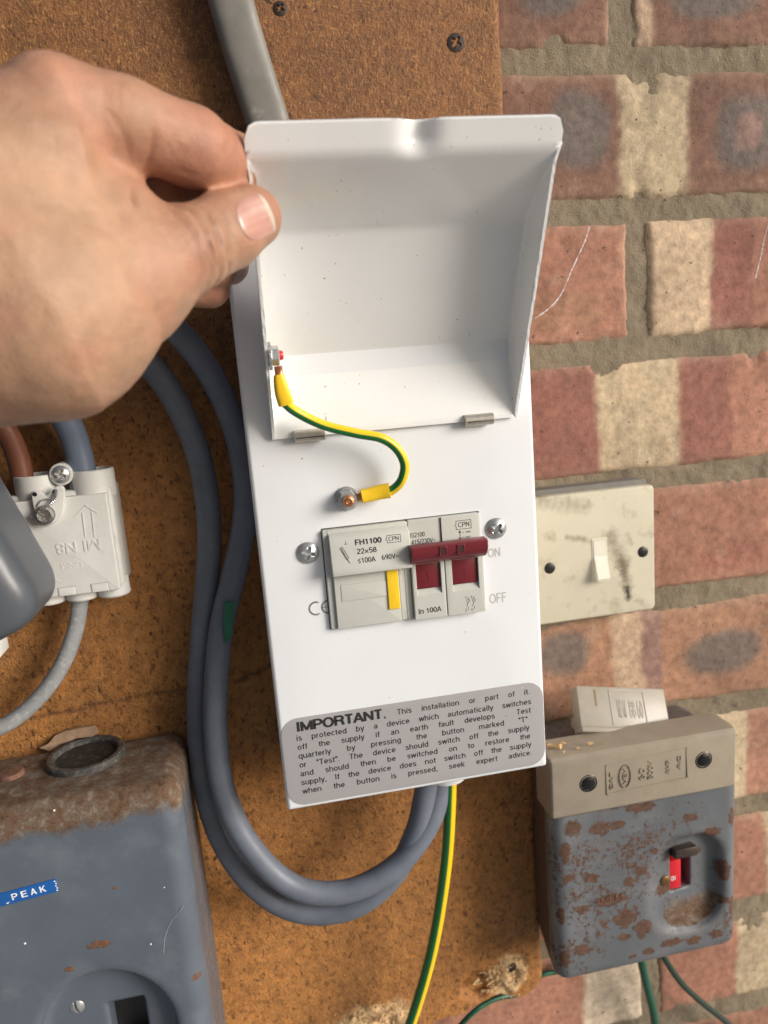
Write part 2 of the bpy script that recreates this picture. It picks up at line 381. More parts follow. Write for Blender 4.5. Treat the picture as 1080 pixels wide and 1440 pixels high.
Yellow_pl = mat('yellow_plastic', (.86, .56, .02), .38, var=.06, vs=.3)
Steel = mat('zinc_steel', (.50, .51, .51), .30, .72, var=.15, vs=.8, bump=.3, bs=1.5, bd=.1)
Nickel = mat('nickel_pin', (.50, .46, .40), .28, .55, var=.2, vs=.6)
Copper = mat('copper_bolt', (.55, .25, .13), .35, .9, var=.3, vs=1.2, bump=.5, bs=1.2)
Label = mat('silver_label', (.40, .39, .405), .38, .15, var=.04, vs=.05, bump=.08, bs=3, dirt2=(.7, .7, .7), dirt2_s=.5, dirt2_t=(.77, .785))
Cable_grey = mat('grey_pvc_sheath', (.13, .15, .19), .5, var=.18, vs=.08, bump=.15, bs=.5, bd=.3, dirt=(.2, .21, .23), dirt_s=.1, dirt_t=(.62, .8), rvar=.1)
Cable_blue = mat('blue_grey_sheath', (.13, .16, .22), .35, var=.1, vs=.1)
Cable_brown = mat('brown_sheath', (.16, .06, .038), .35, var=.1, vs=.1)
Cable_old = mat('aged_grey_sheath', (.27, .28, .29), .5, var=.15, vs=.15, dirt=(.42, .42, .41), dirt_s=.35, dirt_t=(.55, .68), bump=.3, bs=.6)
Conduit = mat('old_grey_pvc', (.185, .175, .155), .5, var=.18, vs=.06, dirt=(.05, .045, .04), dirt_s=.3, dirt_t=(.72, .76), bump=.3, bs=.4, rvar=.1, dirt2=(.4, .39, .36), dirt2_s=.08, dirt2_t=(.62, .8))
Green_wire = mat('green_wire_sheath', (.012, .09, .05), .4, var=.3, vs=.3)
Dark_wire = mat('dark_wire_sheath', (.02, .04, .03), .45)
Green_tape = mat('green_tape', (.0, .11, .06), .4, var=.2, vs=.3)
White_pl = mat('off_white_moulding', (.62, .62, .60), .45, var=.06, vs=.1, bump=.15, bs=.8, dirt=(.4, .39, .36), dirt_s=.08, dirt_t=(.6, .85))
Cream_pl = mat('yellowed_cream_plastic', (.54, .50, .39), .4, var=.06, vs=.06, dirt=(.30, .26, .16), dirt_s=.075, dirt_t=(.55, .78), bump=.15, bs=.5)
Cream_cl = mat('cream_rocker_plastic', (.70, .67, .57), .35, var=.04, vs=.1)
Tan_pl = mat('tan_plastic', (.31, .265, .205), .36, var=.10, vs=.1, dirt=(.2, .16, .11), dirt_s=.1, dirt_t=(.6, .85), bump=.15, bs=.6)
Pale_tan = mat('pale_tan_plastic', (.34, .31, .255), .4, var=.08, vs=.15, dirt=(.3, .26, .2), dirt_s=.2, dirt_t=(.6, .8))
Dark_metal = mat('dark_bushing', (.05, .05, .05), .5, var=.5, vs=.3, bump=.6, bs=.6, dirt=(.2, .17, .13), dirt_s=.4, dirt_t=(.5, .75))
Brass = mat('brass_screw_metal', (.20, .12, .05), .45, .7, var=.3, vs=.8)
Red_pl = mat('red_plastic', (.62, .02, .03), .3, var=.1, vs=.5)
Blue_tape = mat('blue_embossing_tape', (.01, .10, .36), .3, var=.08, vs=.2)
White_em = mat('white_embossed_letter', (.8, .82, .85), .5)
Web = mat('web_silk', (.75, .7, .75), .3)
Splinter = mat('torn_chip_fibre', (.58, .38, .19), .85, var=.4, vs=.5, bump=1., bs=.5, bd=1.)
Paper = mat('torn_brown_paper', (.30, .20, .13), .8, var=.3, vs=.2, bump=.5, bs=.4)
Lump = mat('dark_grey_enamel', (.075, .085, .10), .35, var=.08, vs=.05, bump=.1, bs=.5)

# chipboard: brown hardboard full of short fibres
Board = mat('chipboard', (.40, .17, .042), .62, var=.42, vs=.16, bump=1., bs=.8, bd=.8, attr=True, b2=1.2, b2s=.25)
N, L, b = ext(Board)
src = b.inputs['Base Color'].links[0].from_socket
mp = [n for n in N if n.type == 'MAPPING'][0]
def stretched(scale, rot, sc, th0, th1, colr, src, det=3):
    m2 = N.new('ShaderNodeMapping'); m2.inputs['Scale'].default_value = scale; m2.inputs['Rotation'].default_value = rot
    L.new(mp.outputs[0], m2.inputs[0])
    n = N.new('ShaderNodeTexNoise'); n.inputs['Scale'].default_value = sc; n.inputs['Detail'].default_value = det; n.inputs['Distortion'].default_value = .6
    L.new(m2.outputs[0], n.inputs['Vector'])
    r = N.new('ShaderNodeMapRange'); r.inputs[1].default_value = th0; r.inputs[2].default_value = th1; L.new(n.outputs[0], r.inputs[0])
    x = N.new('ShaderNodeMix'); x.data_type = 'RGBA'; L.new(r.outputs[0], x.inputs[0]); L.new(src, x.inputs[6]); x.inputs[7].default_value = (*colr, 1)
    return x.outputs[2]
s1 = stretched((1, 1, .35), (0, .5, 0), 1.1, .56, .72, (.43, .22, .068), src)
s1 = stretched((.35, 1, 1), (0, .9, 0), .9, .58, .72, (.40, .19, .058), s1)
s1 = stretched((1, 1, 1), (0, 0, 0), .30, .54, .72, (.16, .058, .014), s1, 5)
s1 = stretched((1, 1, .5), (0, -.7, 0), .6, .60, .68, (.10, .036, .01), s1)
s1 = stretched((1, 1, 1), (0, 0, 0), .16, .70, .73, (.05, .02, .008), s1, 5)
L.new(s1, b.inputs['Base Color'])

Mortar = mat('mortar', (.235, .188, .128), .9, var=.25, vs=.05, bump=1., bs=1.1, bd=.9, dirt=(.31, .25, .175), dirt_s=.12, dirt_t=(.55, .8), dirt2=(.08, .065, .05), dirt2_s=.22, dirt2_t=(.70, .76), b2=1., b2s=.3)
Brick = mat('kiln_brick', rough=.85, var=.34, vs=.22, attr=True, bump=.7, bs=.8, bd=.45, dirt=(.42, .34, .25), dirt_s=.07, dirt_t=(.68, .9), dirt2=(.06, .035, .03), dirt2_s=.30, dirt2_t=(.68, .72), b2=1., b2s=.2)

def rusty(name, paint, rust, rough=.35, sc=.06):
    """painted steel; the colour attribute's red channel says how rusted, its green how dusty"""
    m = mat(name, paint, rough, var=.14, vs=.03, bump=.15, bs=.6, dirt=(paint[0]*1.7, paint[1]*1.6, paint[2]*1.5), dirt_s=.035, dirt_t=(.5, .85), dirt2=(.07, .05, .035), dirt2_s=.9, dirt2_t=(.72, .78))
    N, L, b = ext(m); src = b.inputs['Base Color'].links[0].from_socket; mp = [n for n in N if n.type == 'MAPPING'][0].outputs[0]
    at = N.new('ShaderNodeVertexColor'); at.layer_name = 'Col'; sp = N.new('ShaderNodeSeparateColor'); L.new(at.outputs[0], sp.inputs[0])
    def nz(s_, d=6, r=.7):
        n = N.new('ShaderNodeTexNoise'); n.inputs['Scale'].default_value = s_; n.inputs['Detail'].default_value = d; n.inputs['Roughness'].default_value = r
        L.new(mp, n.inputs['Vector']); return n.outputs[0]
    def msk(ch, n, lo, hi):
        a = N.new('ShaderNodeMath'); a.operation = 'ADD'; L.new(ch, a.inputs[0]); L.new(n, a.inputs[1])
        r = N.new('ShaderNodeMapRange'); r.inputs[1].default_value = lo; r.inputs[2].default_value = hi; L.new(a.outputs[0], r.inputs[0]); return r.outputs[0]
    def cr(n, cols):
        r = N.new('ShaderNodeValToRGB'); L.new(n, r.inputs[0]); e = r.color_ramp.elements
        while len(e) < len(cols): e.new(.5)
        for q, (p, c) in zip(e, cols): q.position = p; q.color = (*c, 1)
        return r.outputs[0]
    def mx(f, A, Bc):
        x = N.new('ShaderNodeMix'); x.data_type = 'RGBA'; L.new(f, x.inputs[0]); L.new(A, x.inputs[6]); L.new(Bc, x.inputs[7]); return x.outputs[2]
    rm = msk(sp.outputs[0], nz(sc*7, 9, .72), .955, 1.04)
    dm = msk(sp.outputs[1], nz(.13, 10, .78), .84, 1.18)
    rc = cr(nz(.5), [(.3, (rust[0]*.45, rust[1]*.4, rust[2]*.4)), (.55, rust), (.75, (rust[0]*1.5, rust[1]*1.5, rust[2]*1.5))])
    dc = cr(nz(.16, 10, .8), [(.36, (.04, .028, .02)), (.46, (.13, .068, .036)), (.52, (.12, .09, .066)), (.64, (.25, .19, .14))])
    L.new(mx(dm, mx(rm, src, rc), dc), b.inputs['Base Color'])
    mxr = N.new('ShaderNodeMath'); mxr.operation = 'MAXIMUM'; L.new(rm, mxr.inputs[0]); L.new(dm, mxr.inputs[1])
    rr = N.new('ShaderNodeMapRange'); rr.inputs[3].default_value = rough; rr.inputs[4].default_value = .9; L.new(mxr.outputs[0], rr.inputs[0]); L.new(rr.outputs[0], b.inputs['Roughness'])
    bn = [n for n in N if n.type == 'BUMP'][0]; h = N.new('ShaderNodeMath'); h.operation = 'MULTIPLY_ADD'
    L.new(mxr.outputs[0], h.inputs[0]); L.new(nz(.9), h.inputs[1]); L.new(mxr.outputs[0], h.inputs[2])
    L.new(h.outputs[0], bn.inputs['Height']); bn.inputs['Strength'].default_value = .5; bn.inputs['Distance'].default_value = .0004
    return m
Rust_box = rusty('rusted_grey_steel', (.122, .132, .146), (.115, .060, .038), .42, .05)
Meter_paint = rusty('grey_painted_steel', (.095, .115, .145), (.17, .08, .04), .36, .06)

def stripe_mat(name, flip=False):
    m = mat(name, (.9, .68, .01), .3)
    N, L, b = ext(m); uv = N.new('ShaderNodeUVMap'); sx = N.new('ShaderNodeSeparateXYZ'); L.new(uv.outputs[0], sx.inputs[0])
    r = N.new('ShaderNodeMapRange'); r.inputs[1].default_value = .235; r.inputs[2].default_value = .255; L.new(sx.outputs[0], r.inputs[0])
    x = N.new('ShaderNodeMix'); x.data_type = 'RGBA'; L.new(r.outputs[0], x.inputs[0])
    A, Bc = (.78, .53, .012), (.01, .15, .035)
    if flip: A, Bc = Bc, A
    x.inputs[6].default_value = (*A, 1); x.inputs[7].default_value = (*Bc, 1); L.new(x.outputs[2], b.inputs['Base Color']); return m
Stripe = stripe_mat('green_yellow_sheath')
Stripe2 = stripe_mat('green_yellow_sheath_turned', True)
Skin = mat('skin', rough=.44, attr=True, var=.06, vs=.12, bump=.7, bs=1.1, bd=.3, sss=.18, spec=.4, b2=1.5, b2s=.35)
N, L, b = ext(Skin); mp = [n for n in N if n.type == 'MAPPING'][0]; bnp = [n for n in N if n.type == 'BUMP'][0]
vo = N.new('ShaderNodeTexVoronoi'); vo.feature = 'DISTANCE_TO_EDGE'; vo.inputs['Scale'].default_value = 1.15
dn = N.new('ShaderNodeTexNoise'); dn.inputs['Scale'].default_value = .5; L.new(mp.outputs[0], dn.inputs['Vector'])
va = N.new('ShaderNodeVectorMath'); va.operation = 'MULTIPLY_ADD'; L.new(dn.outputs['Color'], va.inputs[0]); va.inputs[1].default_value = (1.5, 1.5, 1.5); L.new(mp.outputs[0], va.inputs[2]); L.new(va.outputs[0], vo.inputs['Vector'])
cl = N.new('ShaderNodeMapRange'); cl.inputs[1].default_value = 0; cl.inputs[2].default_value = .18; L.new(vo.outputs['Distance'], cl.inputs[0])
b3 = N.new('ShaderNodeBump'); b3.inputs['Strength'].default_value = .38; b3.inputs['Distance'].default_value = .00012; L.new(cl.outputs[0], b3.inputs['Height']); L.new(bnp.outputs[0], b3.inputs['Normal']); L.new(b3.outputs[0], b.inputs['Normal'])
Nail = mat('fingernail', (.66, .42, .34), .25, attr=True, sss=.15, spec=.5, var=.03, vs=.5)
Cloth = mat('x', (.1, .1, .1))

# ------------------------------------------------------------------ brick wall
PITCH, ZC, XJ = 75.0, 206.4, 186.4
X0, X1 = 60., 345.; Z0, Z1 = -520., 300.
mb = MB()
nx, nz = int((X1-X0)/1.6)+1, int((Z1-Z0)/1.8)+1
gx, gz = np.meshgrid(np.linspace(X0, X1, nx), np.linspace(Z0, Z1, nz), indexing='ij')
gy = 1.45+1.2*fbm(gx, 0, gz, 30, 3)+.55*fbm(gx, 5, gz, 7, 4)+.5*fbm(gx, 9, gz, 2.6, 5, 2)
mb.add(np.stack([gx, gy, gz], -1).reshape(-1, 3), grid_faces(nx, nz))
# the same wall goes on behind the board and beyond the frame
mb.add([(-420, 3, Z0), (X0, 3, Z0), (X0, 3, Z1), (-420, 3, Z1), (X1, 3, Z0), (480, 3, Z0), (480, 3, Z1), (X1, 3, Z1)], [(0, 1, 2, 3), (4, 5, 6, 7)])
wall = mb.build('brick_wall', Mortar, loc=(0, 0, 0), auto=0)
props(wall, 'wall of mottled red and cream bricks in grey mortar behind the board and boxes', 'wall')
BROWN = (.19, .098, .068); REDB = (.30, .125, .09); SALM = (.35, .165, .11); CREAM = (.49, .39, .255); GREY = (.125, .11, .10); ORNG = (.34, .18, .11); MAUV = (.26, .155, .13); DRED = (.245, .10, .075); PALE = (.50, .36, .245)
def px0(u, v): q = P(u, v, 0); return q[0], q[2]
# features by course: stripes (u0,u1,v,colour) and spots (u,v,ru,rv,colour) read off the photograph
COURSE = {
 0: dict(base=[BROWN, BROWN], st=[(885, 916, 30, PALE)], sp=[(772, -12, 48, 28, GREY), (1003, -8, 70, 34, GREY)]),
 1: dict(base=[BROWN], st=[(871, 966, 180, CREAM)], sp=[(815, 185, 44, 52, GREY), (1050, 185, 54, 52, GREY), (1052, 183, 24, 26, MAUV)]),
 2: dict(base=[SALM, DRED], st=[(885, 893, 400, PALE), (909, 1000, 400, (.56, .42, .28)), (1058, 1100, 400, SALM)], sp=[(800, 440, 60, 30, ORNG)]),
 3: dict(base=[SALM], st=[(700, 842, 580, DRED), (842, 954, 580, CREAM), (954, 1030, 580, DRED)], sp=[(1090, 600, 60, 60, SALM)]),
 4: dict(base=[SALM, SALM], st=[], sp=[(1030, 780, 60, 22, REDB)]),
 5: dict(base=[ORNG], st=[(862, 905, 920, PALE), (905, 932, 920, MAUV)], sp=[(790, 920, 45, 36, GREY), (1017, 917, 66, 38, GREY)]),
 6: dict(base=[ORNG, PALE], st=[(1048, 1100, 1080, SALM), (1000, 1048, 1080, CREAM), (740, 800, 1000, MAUV)], sp=[]),
 7: dict(base=[SALM], st=[(1076, 1130, 1210, CREAM)], sp=[]),
 8: dict(base=[SALM, SALM], st=[(818, 908, 1350, (.60, .50, .38)), (1036, 1110, 1330, CREAM)], sp=[]),
 9: dict(base=[SALM], st=[], sp=[]),
}
bi = 0
for c in range(-1, 11):
    zt = ZC-PITCH*(c-1)-5.2; zb = zt-PITCH+10.4
    spec = COURSE.get(c, dict(base=[SALM, REDB], st=[], sp=[]))
    off = XJ if c % 2 == 0 else XJ-112.5
    for k in range(-1, 3):
        a = off-225+225*k+4.8; e = off+225*k-4.8
        if e < 90 or a > 330: continue
        off_c = {0: -5.5, 2: 2.0, 8: 4.0}.get(c, 0)
        if abs(e-XJ) < 6: e += off_c
        if abs(a-XJ) < 6: a += off_c
        n1, n2 = int((e-a)/2.2)+1, int((zt-zb)/2.2)+1
        uu = np.linspace(0, 1, n1); ww = np.linspace(0, 1, n2)
        U, Wv = np.meshgrid(uu, ww, indexing='ij')
        xx = a+(e-a)*U; zz = zb+(zt-zb)*Wv
        dx = np.minimum(xx-a, e-xx); dz = np.minimum(zz-zb, zt-zz)
        edge = np.minimum(dx, dz)
        xx2 = xx+(1.3*fbm(xx, c*7, zz, 26, 11+bi)+.6*fbm(xx, c, zz, 5, 2))*np.exp(-dx/9)
        zz2 = zz+(1.3*fbm(xx, c*9, zz, 30, 31+bi)+.6*fbm(xx, c, zz, 5, 8))*np.exp(-dz/9)
        yy = -.3+4.6*np.exp(-(edge/1.5)**1.5)+.7*fbm(xx, 3+bi, zz, 34, 40)+.35*fbm(xx, bi, zz, 6, 41)
        chip = sstep(.62, .9, fbm(xx, bi*3, zz, 24, 77))*np.exp(-edge/8); yy += 4*chip
        # colours
        Pn = xx+2.0*fbm(xx, 1, zz, 25, 50+bi)+1.6*fbm(xx, 1, zz, 5, 52); Qn = zz+2.0*fbm(xx, 2, zz, 25, 51+bi)+1.6*fbm(xx, 2, zz, 5, 53)
        bc = spec['base'][0] if (len(spec['base']) == 1 or e < XJ+20) else spec['base'][1]
        col = np.ones(xx.shape+(3,))*np.array(bc)
        lum = 1+.20*fbm(xx, 5, zz, 40, 60+bi)+.16*fbm(xx, 5, zz, 9, 61)
        for (u0, u1, v, cc) in spec['st']:
            q0, q1 = px0(u0, v)[0], px0(u1, v)[0]
            m = sstep(q0-2.4, q0+2.4, Pn)*(1-sstep(q1-2.4, q1+2.4, Pn))*(.9+.1*fbm(xx, 4, zz, 6, 88)); col = col*(1-m[..., None])+np.array(cc)*m[..., None]
        for (u, v, ru, rv, cc) in spec['sp']:
            cx, cz = px0(u, v); rx, rz = ru/2.55, rv/2.55
            d = (np.abs((Pn-cx)/rx)**2.6+np.abs((Qn-cz)/rz)**2.6)**(1/2.6); m = (1-sstep(.70, 1.18, d))*.82
            col = col*(1-m[..., None])+np.array(cc)*m[..., None]
        # rubbed pale arrises and old mortar on the faces
        m = np.exp(-edge/2.6)*.5+.35*sstep(.45, .95, fbm(xx, 8, zz, 14, 70+bi))
        col = col*(1-m[..., None])+np.array((.46, .34, .24))*m[..., None]
        col = np.clip(col*lum[..., None], .02, .9)
        mbb = MB(); mbb.add(np.stack([xx2, yy, zz2], -1).reshape(-1, 3), grid_faces(n1, n2))
        mbb.build('brick', Brick, wall, col=col.reshape(-1, 3), auto=0)
        bi += 1

# the ground the wall stands on, out of frame below; it throws daylight back up
mb = MB(); mb.add([(-9000, -9000, -1400), (9000, -9000, -1400), (9000, 600, -1400), (-9000, 600, -1400)], [(0, 1, 2, 3)])
props(mb.build('ground', mat('pale_concrete', (.42, .41, .39), .9, var=.15, vs=.004, bump=.4, bs=.2), loc=(0, 0, -1400)), kind='structure')

# ------------------------------------------------------------------ chipboard backboard
BX0, BX1, BZ1 = -420., 107.8, 300.
xs = np.linspace(BX0, BX1, 330); zs = np.linspace(-335, BZ1, 330)
GX, GZ = np.meshgrid(xs, zs, indexing='ij')
bot = np.interp(xs, [-420, -60, -24, -19, -15, 8, 20, 38, 60, 70, 80, 92, 99, 107.8], [-346, -346, -345, -345, -344, -344, -341, -335, -331, -326, -324, -330, -330, -322])+1.5*fbm(xs, 0, 0, 9, 5)
t = (GZ-(-335))/(BZ1+335); GZ = bot[:, None]+t*(BZ1-bot[:, None])
rag = .6*fbm(GX, 0, GZ, 12, 9)*np.exp(-(BX1-GX)/5)
GXr = GX+rag
GY = -18+.25*fbm(GX, 1, GZ, 60, 1)+.12*fbm(GX, 1, GZ, 7, 2)
def blob(cx, cz, rx, rz, soft=.25):
    d = np.sqrt(((GX-cx)/rx)**2+((GZ-cz)/rz)**2)+.35*fbm(GX, 2, GZ, 8, 12); return 1-sstep(1-soft, 1+soft, d)
chip1 = blob(85, -313, 13, 14, .15); chip2 = blob(4, -325, 24, 12); pit = blob(66, -316, 8, 10, .15)
torn = np.clip(chip1+chip2, 0, 1)
GY += torn*(.2+3.4*fbm(GX, 4, GZ, 6, 14, 4))+pit*5
edge_r = np.exp(-((BX1-GX)/1.2)**2); GY += 1.5*edge_r
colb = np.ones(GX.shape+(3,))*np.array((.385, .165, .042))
tone = sstep(-120, 200, GZ); colb = colb*(1-tone[..., None]*.75)+np.array((.15, .058, .018))*tone[..., None]*.75  # browner board towards the top, with some of the light's fall-off painted in
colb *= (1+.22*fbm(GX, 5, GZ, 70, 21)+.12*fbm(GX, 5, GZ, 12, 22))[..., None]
stain = sstep(.35, .8, fbm(GX, 6, GZ, 55, 23))*.45; colb = colb*(1-stain[..., None])+np.array((.14, .055, .02))*stain[..., None]
colb = colb*(1-torn[..., None])+np.array((.66, .45, .24))*torn[..., None]*(1+.3*fbm(GX, 3, GZ, 3, 31)[..., None])
# pencil-dark score line right across the board
for (pa, pb, wd) in ((P(30, 1012, -18), P(265, 965, -18), .55), (P(330, 960, -18), P(392, 930, -18), .5)):
    d = pb-pa; L_ = np.hypot(d[0], d[2]); tt = ((GX-pa[0])*d[0]+(GZ-pa[2])*d[2])/L_; nn = ((GX-pa[0])*d[2]-(GZ-pa[2])*d[0])/L_
    mm = (np.abs(nn+.8*fbm(GX, 0, GZ, 20, 33)) < 1.1)*(tt > 0)*(tt < L_)*.7
    colb = colb*(1-mm[..., None])+np.array((.06, .025, .01))*mm[..., None]
mb = MB(); front = np.stack([GXr, GY, GZ], -1); n1, n2 = GX.shape
mb.add(front.reshape(-1, 3), grid_faces(n1, n2))
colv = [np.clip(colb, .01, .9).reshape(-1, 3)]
rim = np.concatenate([front[:, 0], front[-1, :], front[::-1, -1]]); back = rim.copy(); back[:, 1] = -1.0; mid = rim.copy(); mid[:, 1] = -9+1.5*fbm(rim[:, 0], 3, rim[:, 2], 4, 3)
mb.add(np.concatenate([rim, mid, back]), grid_faces(3, len(rim)))
colv.append(np.ones((len(rim)*3, 3))*np.array((.30, .15, .05)))
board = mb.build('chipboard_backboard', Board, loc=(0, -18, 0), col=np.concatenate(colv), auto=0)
props(board, 'brown fibrous chipboard sheet with a torn lower edge fixed to the brick wall', 'board')

# ------------------------------------------------------------------ screws
def cross_screw(r, hgt, slot=False):
    def fn(X, Y, Z):
        R_ = (r*r+hgt*hgt)/(2*hgt); d = np.sqrt(X*X+(Y-(R_-hgt))**2+Z*Z)-R_; d = smax(d, Y-.0, .3); d = smax(d, np.sqrt(X*X+Z*Z)-r, .4)
        if slot: c = np.maximum(np.abs(X)-r*.14, -(Y+hgt*.0)-hgt*1.2); c = np.maximum(np.abs(X)-r*.14, Y+hgt*.15)
        else:
            arm = np.minimum(np.maximum(np.abs(X)-r*.15, np.abs(Z)-r*.55), np.maximum(np.abs(Z)-r*.15, np.abs(X)-r*.55)); c = np.maximum(arm, Y+hgt*.15-.25*r+np.sqrt(X*X+Z*Z)*.5)
        return smax(d, -c, .12)
    V, Q = s_nets(fn, (-r-.5, -hgt-.5, -r-.5), (r+.5, .7, r+.5), r/16, 1)
    return V, Q.tolist()
SCR = {}
def screw(loc, r, hgt, m, parent, rot=0, slot=False, name='screw', label=None):
    key = (r, hgt, slot, m.name)
    if key not in SCR:
        V, Q = cross_screw(r, hgt, slot); q = MB(); q.add(V, Q); o = q.build(name, m, parent, local=True); SCR[key] = o.data
    else:
        o = bpy.data.objects.new(name, SCR[key]); scene.collection.objects.link(o); o.parent = parent
    o.location = Vector((np.array(loc, float)-wl(parent))*S); o.rotation_euler = (0, rot, 0)
    if label: o['label'] = label
    return o
Rustscr = mat('rusted_screw', (.045, .032, .026), .7, .3, var=.4, vs=.5)
for u, v, r in ((641, 60, 5.0), (394, 12, 3.6), (719, 1360, 3.6)):
    q = P(u, v, -18); screw((q[0], -18, q[2]), r, 1.0, Rustscr, board, .6, label='dark rusted screw head')

# ------------------------------------------------------------------ the switch-fuse enclosure
enc = thing('switch_fuse_enclosure', 'white steel switch-fuse enclosure with its lid held open and grey warning label', 'fuse box', (28.8, -18, -140.7))
EX0, EX1, EZ0, EZ1, EY = -34.9, 92.6, -140.7, 106.0, -80.0
AP = (-7.2, 64.8, -55.8, -9.4, .5)
mb = MB(); plate(mb, EX0, EX1, EZ0, EZ1, EY, -18.2, rc=1.6, bev=2.0, hole=AP, holedepth=14, n=4, nb=6)
mb.build('front_cover', W_paint, enc)
mb = MB(); rbox(mb, AP[0]-1, AP[1]+1, -72, -67, AP[2]-1, AP[3]+1, 0)
mb.build('aperture_shadow_plate', Black_pl, enc)
# lid: pressed tray, hinged along z=31.3, opened to 30 degrees from the wall plane
HY, HZ = -82.2, 31.3
LT = np.array([-58., 104.]); LT /= np.linalg.norm(LT); LN = np.array([LT[1], -LT[0]])     # (y,z): along the lid, and to its back
LX0, LX1, SF, SE = -23.2, 83.4, 111.0, 121.5
ss = np.concatenate([np.linspace(0, 36, 40), np.linspace(37, 72, 22), np.linspace(73, 121.5, 60)])
def prof(s):
    acc = 0
    for o_ in np.linspace(-2.2, 2.2, 9): acc = acc+np.interp(s+o_, [-1, 0, 27, 80, 111, 121.5, 130], [0, 0, 19.2, 18.7, 0, 0, 0])
    return acc/9
tt = []; nfl = 60
rows = []
for s_ in ss:
    D = float(prof(s_)); fil = min(1.7, max(D, 0)*.45); row = []
    spread = 1.1*float(sstep(106, 113, s_))
    xa, xb_ = LX0-spread, LX1+spread
    for k in range(7): row.append((xa, (D-fil)*k/6 if D > 0 else 0))
    for k in range(1, 5): a = math.pi/2*k/4; row.append((xa+fil*(1-math.cos(a)), D-fil+fil*math.sin(a)))
    for k in range(1, nfl): row.append((xa+fil+(xb_-xa-2*fil)*k/nfl, D))
    for k in range(4, 0, -1): a = math.pi/2*k/4; row.append((xb_-fil*(1-math.cos(a)), D-fil+fil*math.sin(a)))
    for k in range(6, -1, -1): row.append((xb_, (D-fil)*k/6 if D > 0 else 0))
    rr = []
    for x, d in row:
        s2 = s_
        if s_ > 112:                                   # rounded flange corners
            e = min(x-(xa), xb_-x); rc = 5.0
            lim = SE if e >= rc else SE-rc+math.sqrt(max(rc*rc-(rc-e)**2, 0))
            s2 = 112+(s_-112)*(lim-112)/(SE-112)
        # finger notch pressed into the flange
        g = math.exp(-((x-33.5)/5.0)**2)*float(sstep(107, 116, s_))
        d2 = d+3.6*g; s2 = s2-1.6*math.exp(-((x-33.5)/5.5)**2)*float(sstep(112, 121, s_))
        d2 += .15*math.sin(x*.05+1)*float(sstep(30, 60, s_))
        rr.append((x, HY+LT[0]*s2+LN[0]*d2, HZ+LT[1]*s2+LN[1]*d2))
    rows.append(rr)
mb = MB(); mb.add(np.array(rows).reshape(-1, 3), grid_faces(len(rows), len(rows[0])))
lid = mb.build('hinged_lid', Lid_paint, enc, auto=50)
md = lid.modifiers.new('thickness', 'SOLIDIFY'); md.thickness = 1.2*S; md.offset = 0
md = lid.modifiers.new('edge', 'BEVEL'); md.width = .25*S; md.segments = 2; md.limit_method = 'ANGLE'; md.angle_limit = math.radians(60)
# hinge pins
for u in (435, 674):
    q = P(u, 608 if u == 435 else 586, -84); cx = q[0]
    mb = MB(); lathe(mb, (cx-6.6, -83.0, HZ+.6), (1, 0, 0), [(2.1, 0), (2.6, .3), (2.6, 12.9), (2.1, 13.2)], 20)
    pin = mb.build('hinge_pin', Nickel, lid)
    mb = MB(); rbox(mb, cx-5.6, cx+6.0, -85.75, -85.0, HZ-.2, HZ+.15, .05)
    mb.build('hinge_slit', Black_pl, pin)
# earth stud on the face and its fixings
SX, SZ = P(489, 703, -84)[0], P(489, 703, -84)[2]
stud = thing_loc = None
mb = MB(); lathe(mb, (SX, -80, SZ), (0, -1, 0), [(5.3, 0), (5.4, .2), (5.4, .9), (5.2, 1.1), (3, 1.1)], 28)
mb.build('washer', Steel, enc)
mb = MB(); lathe(mb, (SX, -81.1, SZ), (0, -1, 0), [(4.9, 0), (5.0, .3), (5.0, 1.0), (4.7, 1.3)], 28)
mb.build('washer', Steel, enc)
mb = MB(); lathe(mb, (SX, -82.4, SZ), (0, -1, 0), [(4.5, 0), (4.6, .4), (4.6, 3.0), (4.0, 3.6), (2.6, 3.7)], 6, .2)
mb.build('nut', Steel, enc)
mb = MB(); lathe(mb, (SX, -82, SZ), (0, -1, 0), [(2.5, 0), (2.5, 6.0), (2.2, 6.6), (1.3, 6.9), (1.0, 6.5), (.3, 6.5)], 20)
mb.build('stud', Copper, enc, label if False else None) if False else mb.build('stud', Copper, enc)
# lid earth bolt
lb = P(389, 500, -99)
mb = MB(); lathe(mb, (LX0+.6, lb[1], lb[2]), (1, 0, 0), [(4.0, 0), (4.6, .3), (4.6, 1.1), (4.0, 1.4)], 26); bolt = mb.build('washer', Steel, lid)
mb = MB(); lathe(mb, (LX0+1.9, lb[1], lb[2]), (1, 0, 0), [(3.6, 0), (3.9, .3), (3.9, 2.6), (3.4, 3.0)], 6, .4); mb.build('nut', Steel, lid)
mb = MB(); lathe(mb, (LX0+2, lb[1], lb[2]), (1, 0, 0), [(1.9, 0), (1.9, 3.9), (1.5, 4.5), (.4, 4.6)], 16); mb.build('bolt_end', Red_pl, lid)
# serrated tab of the ring terminal
mb = MB()
for k in range(9):
    a = k/9*2*math.pi; lathe(mb, (LX0+1.1, lb[1]+4.2*math.cos(a), lb[2]+4.8*math.sin(a)), (1, 0, 0), [(.8, -.4), (.9, 0), (.8, .8)], 6)
mb.build('ring_terminal', Steel, lid)
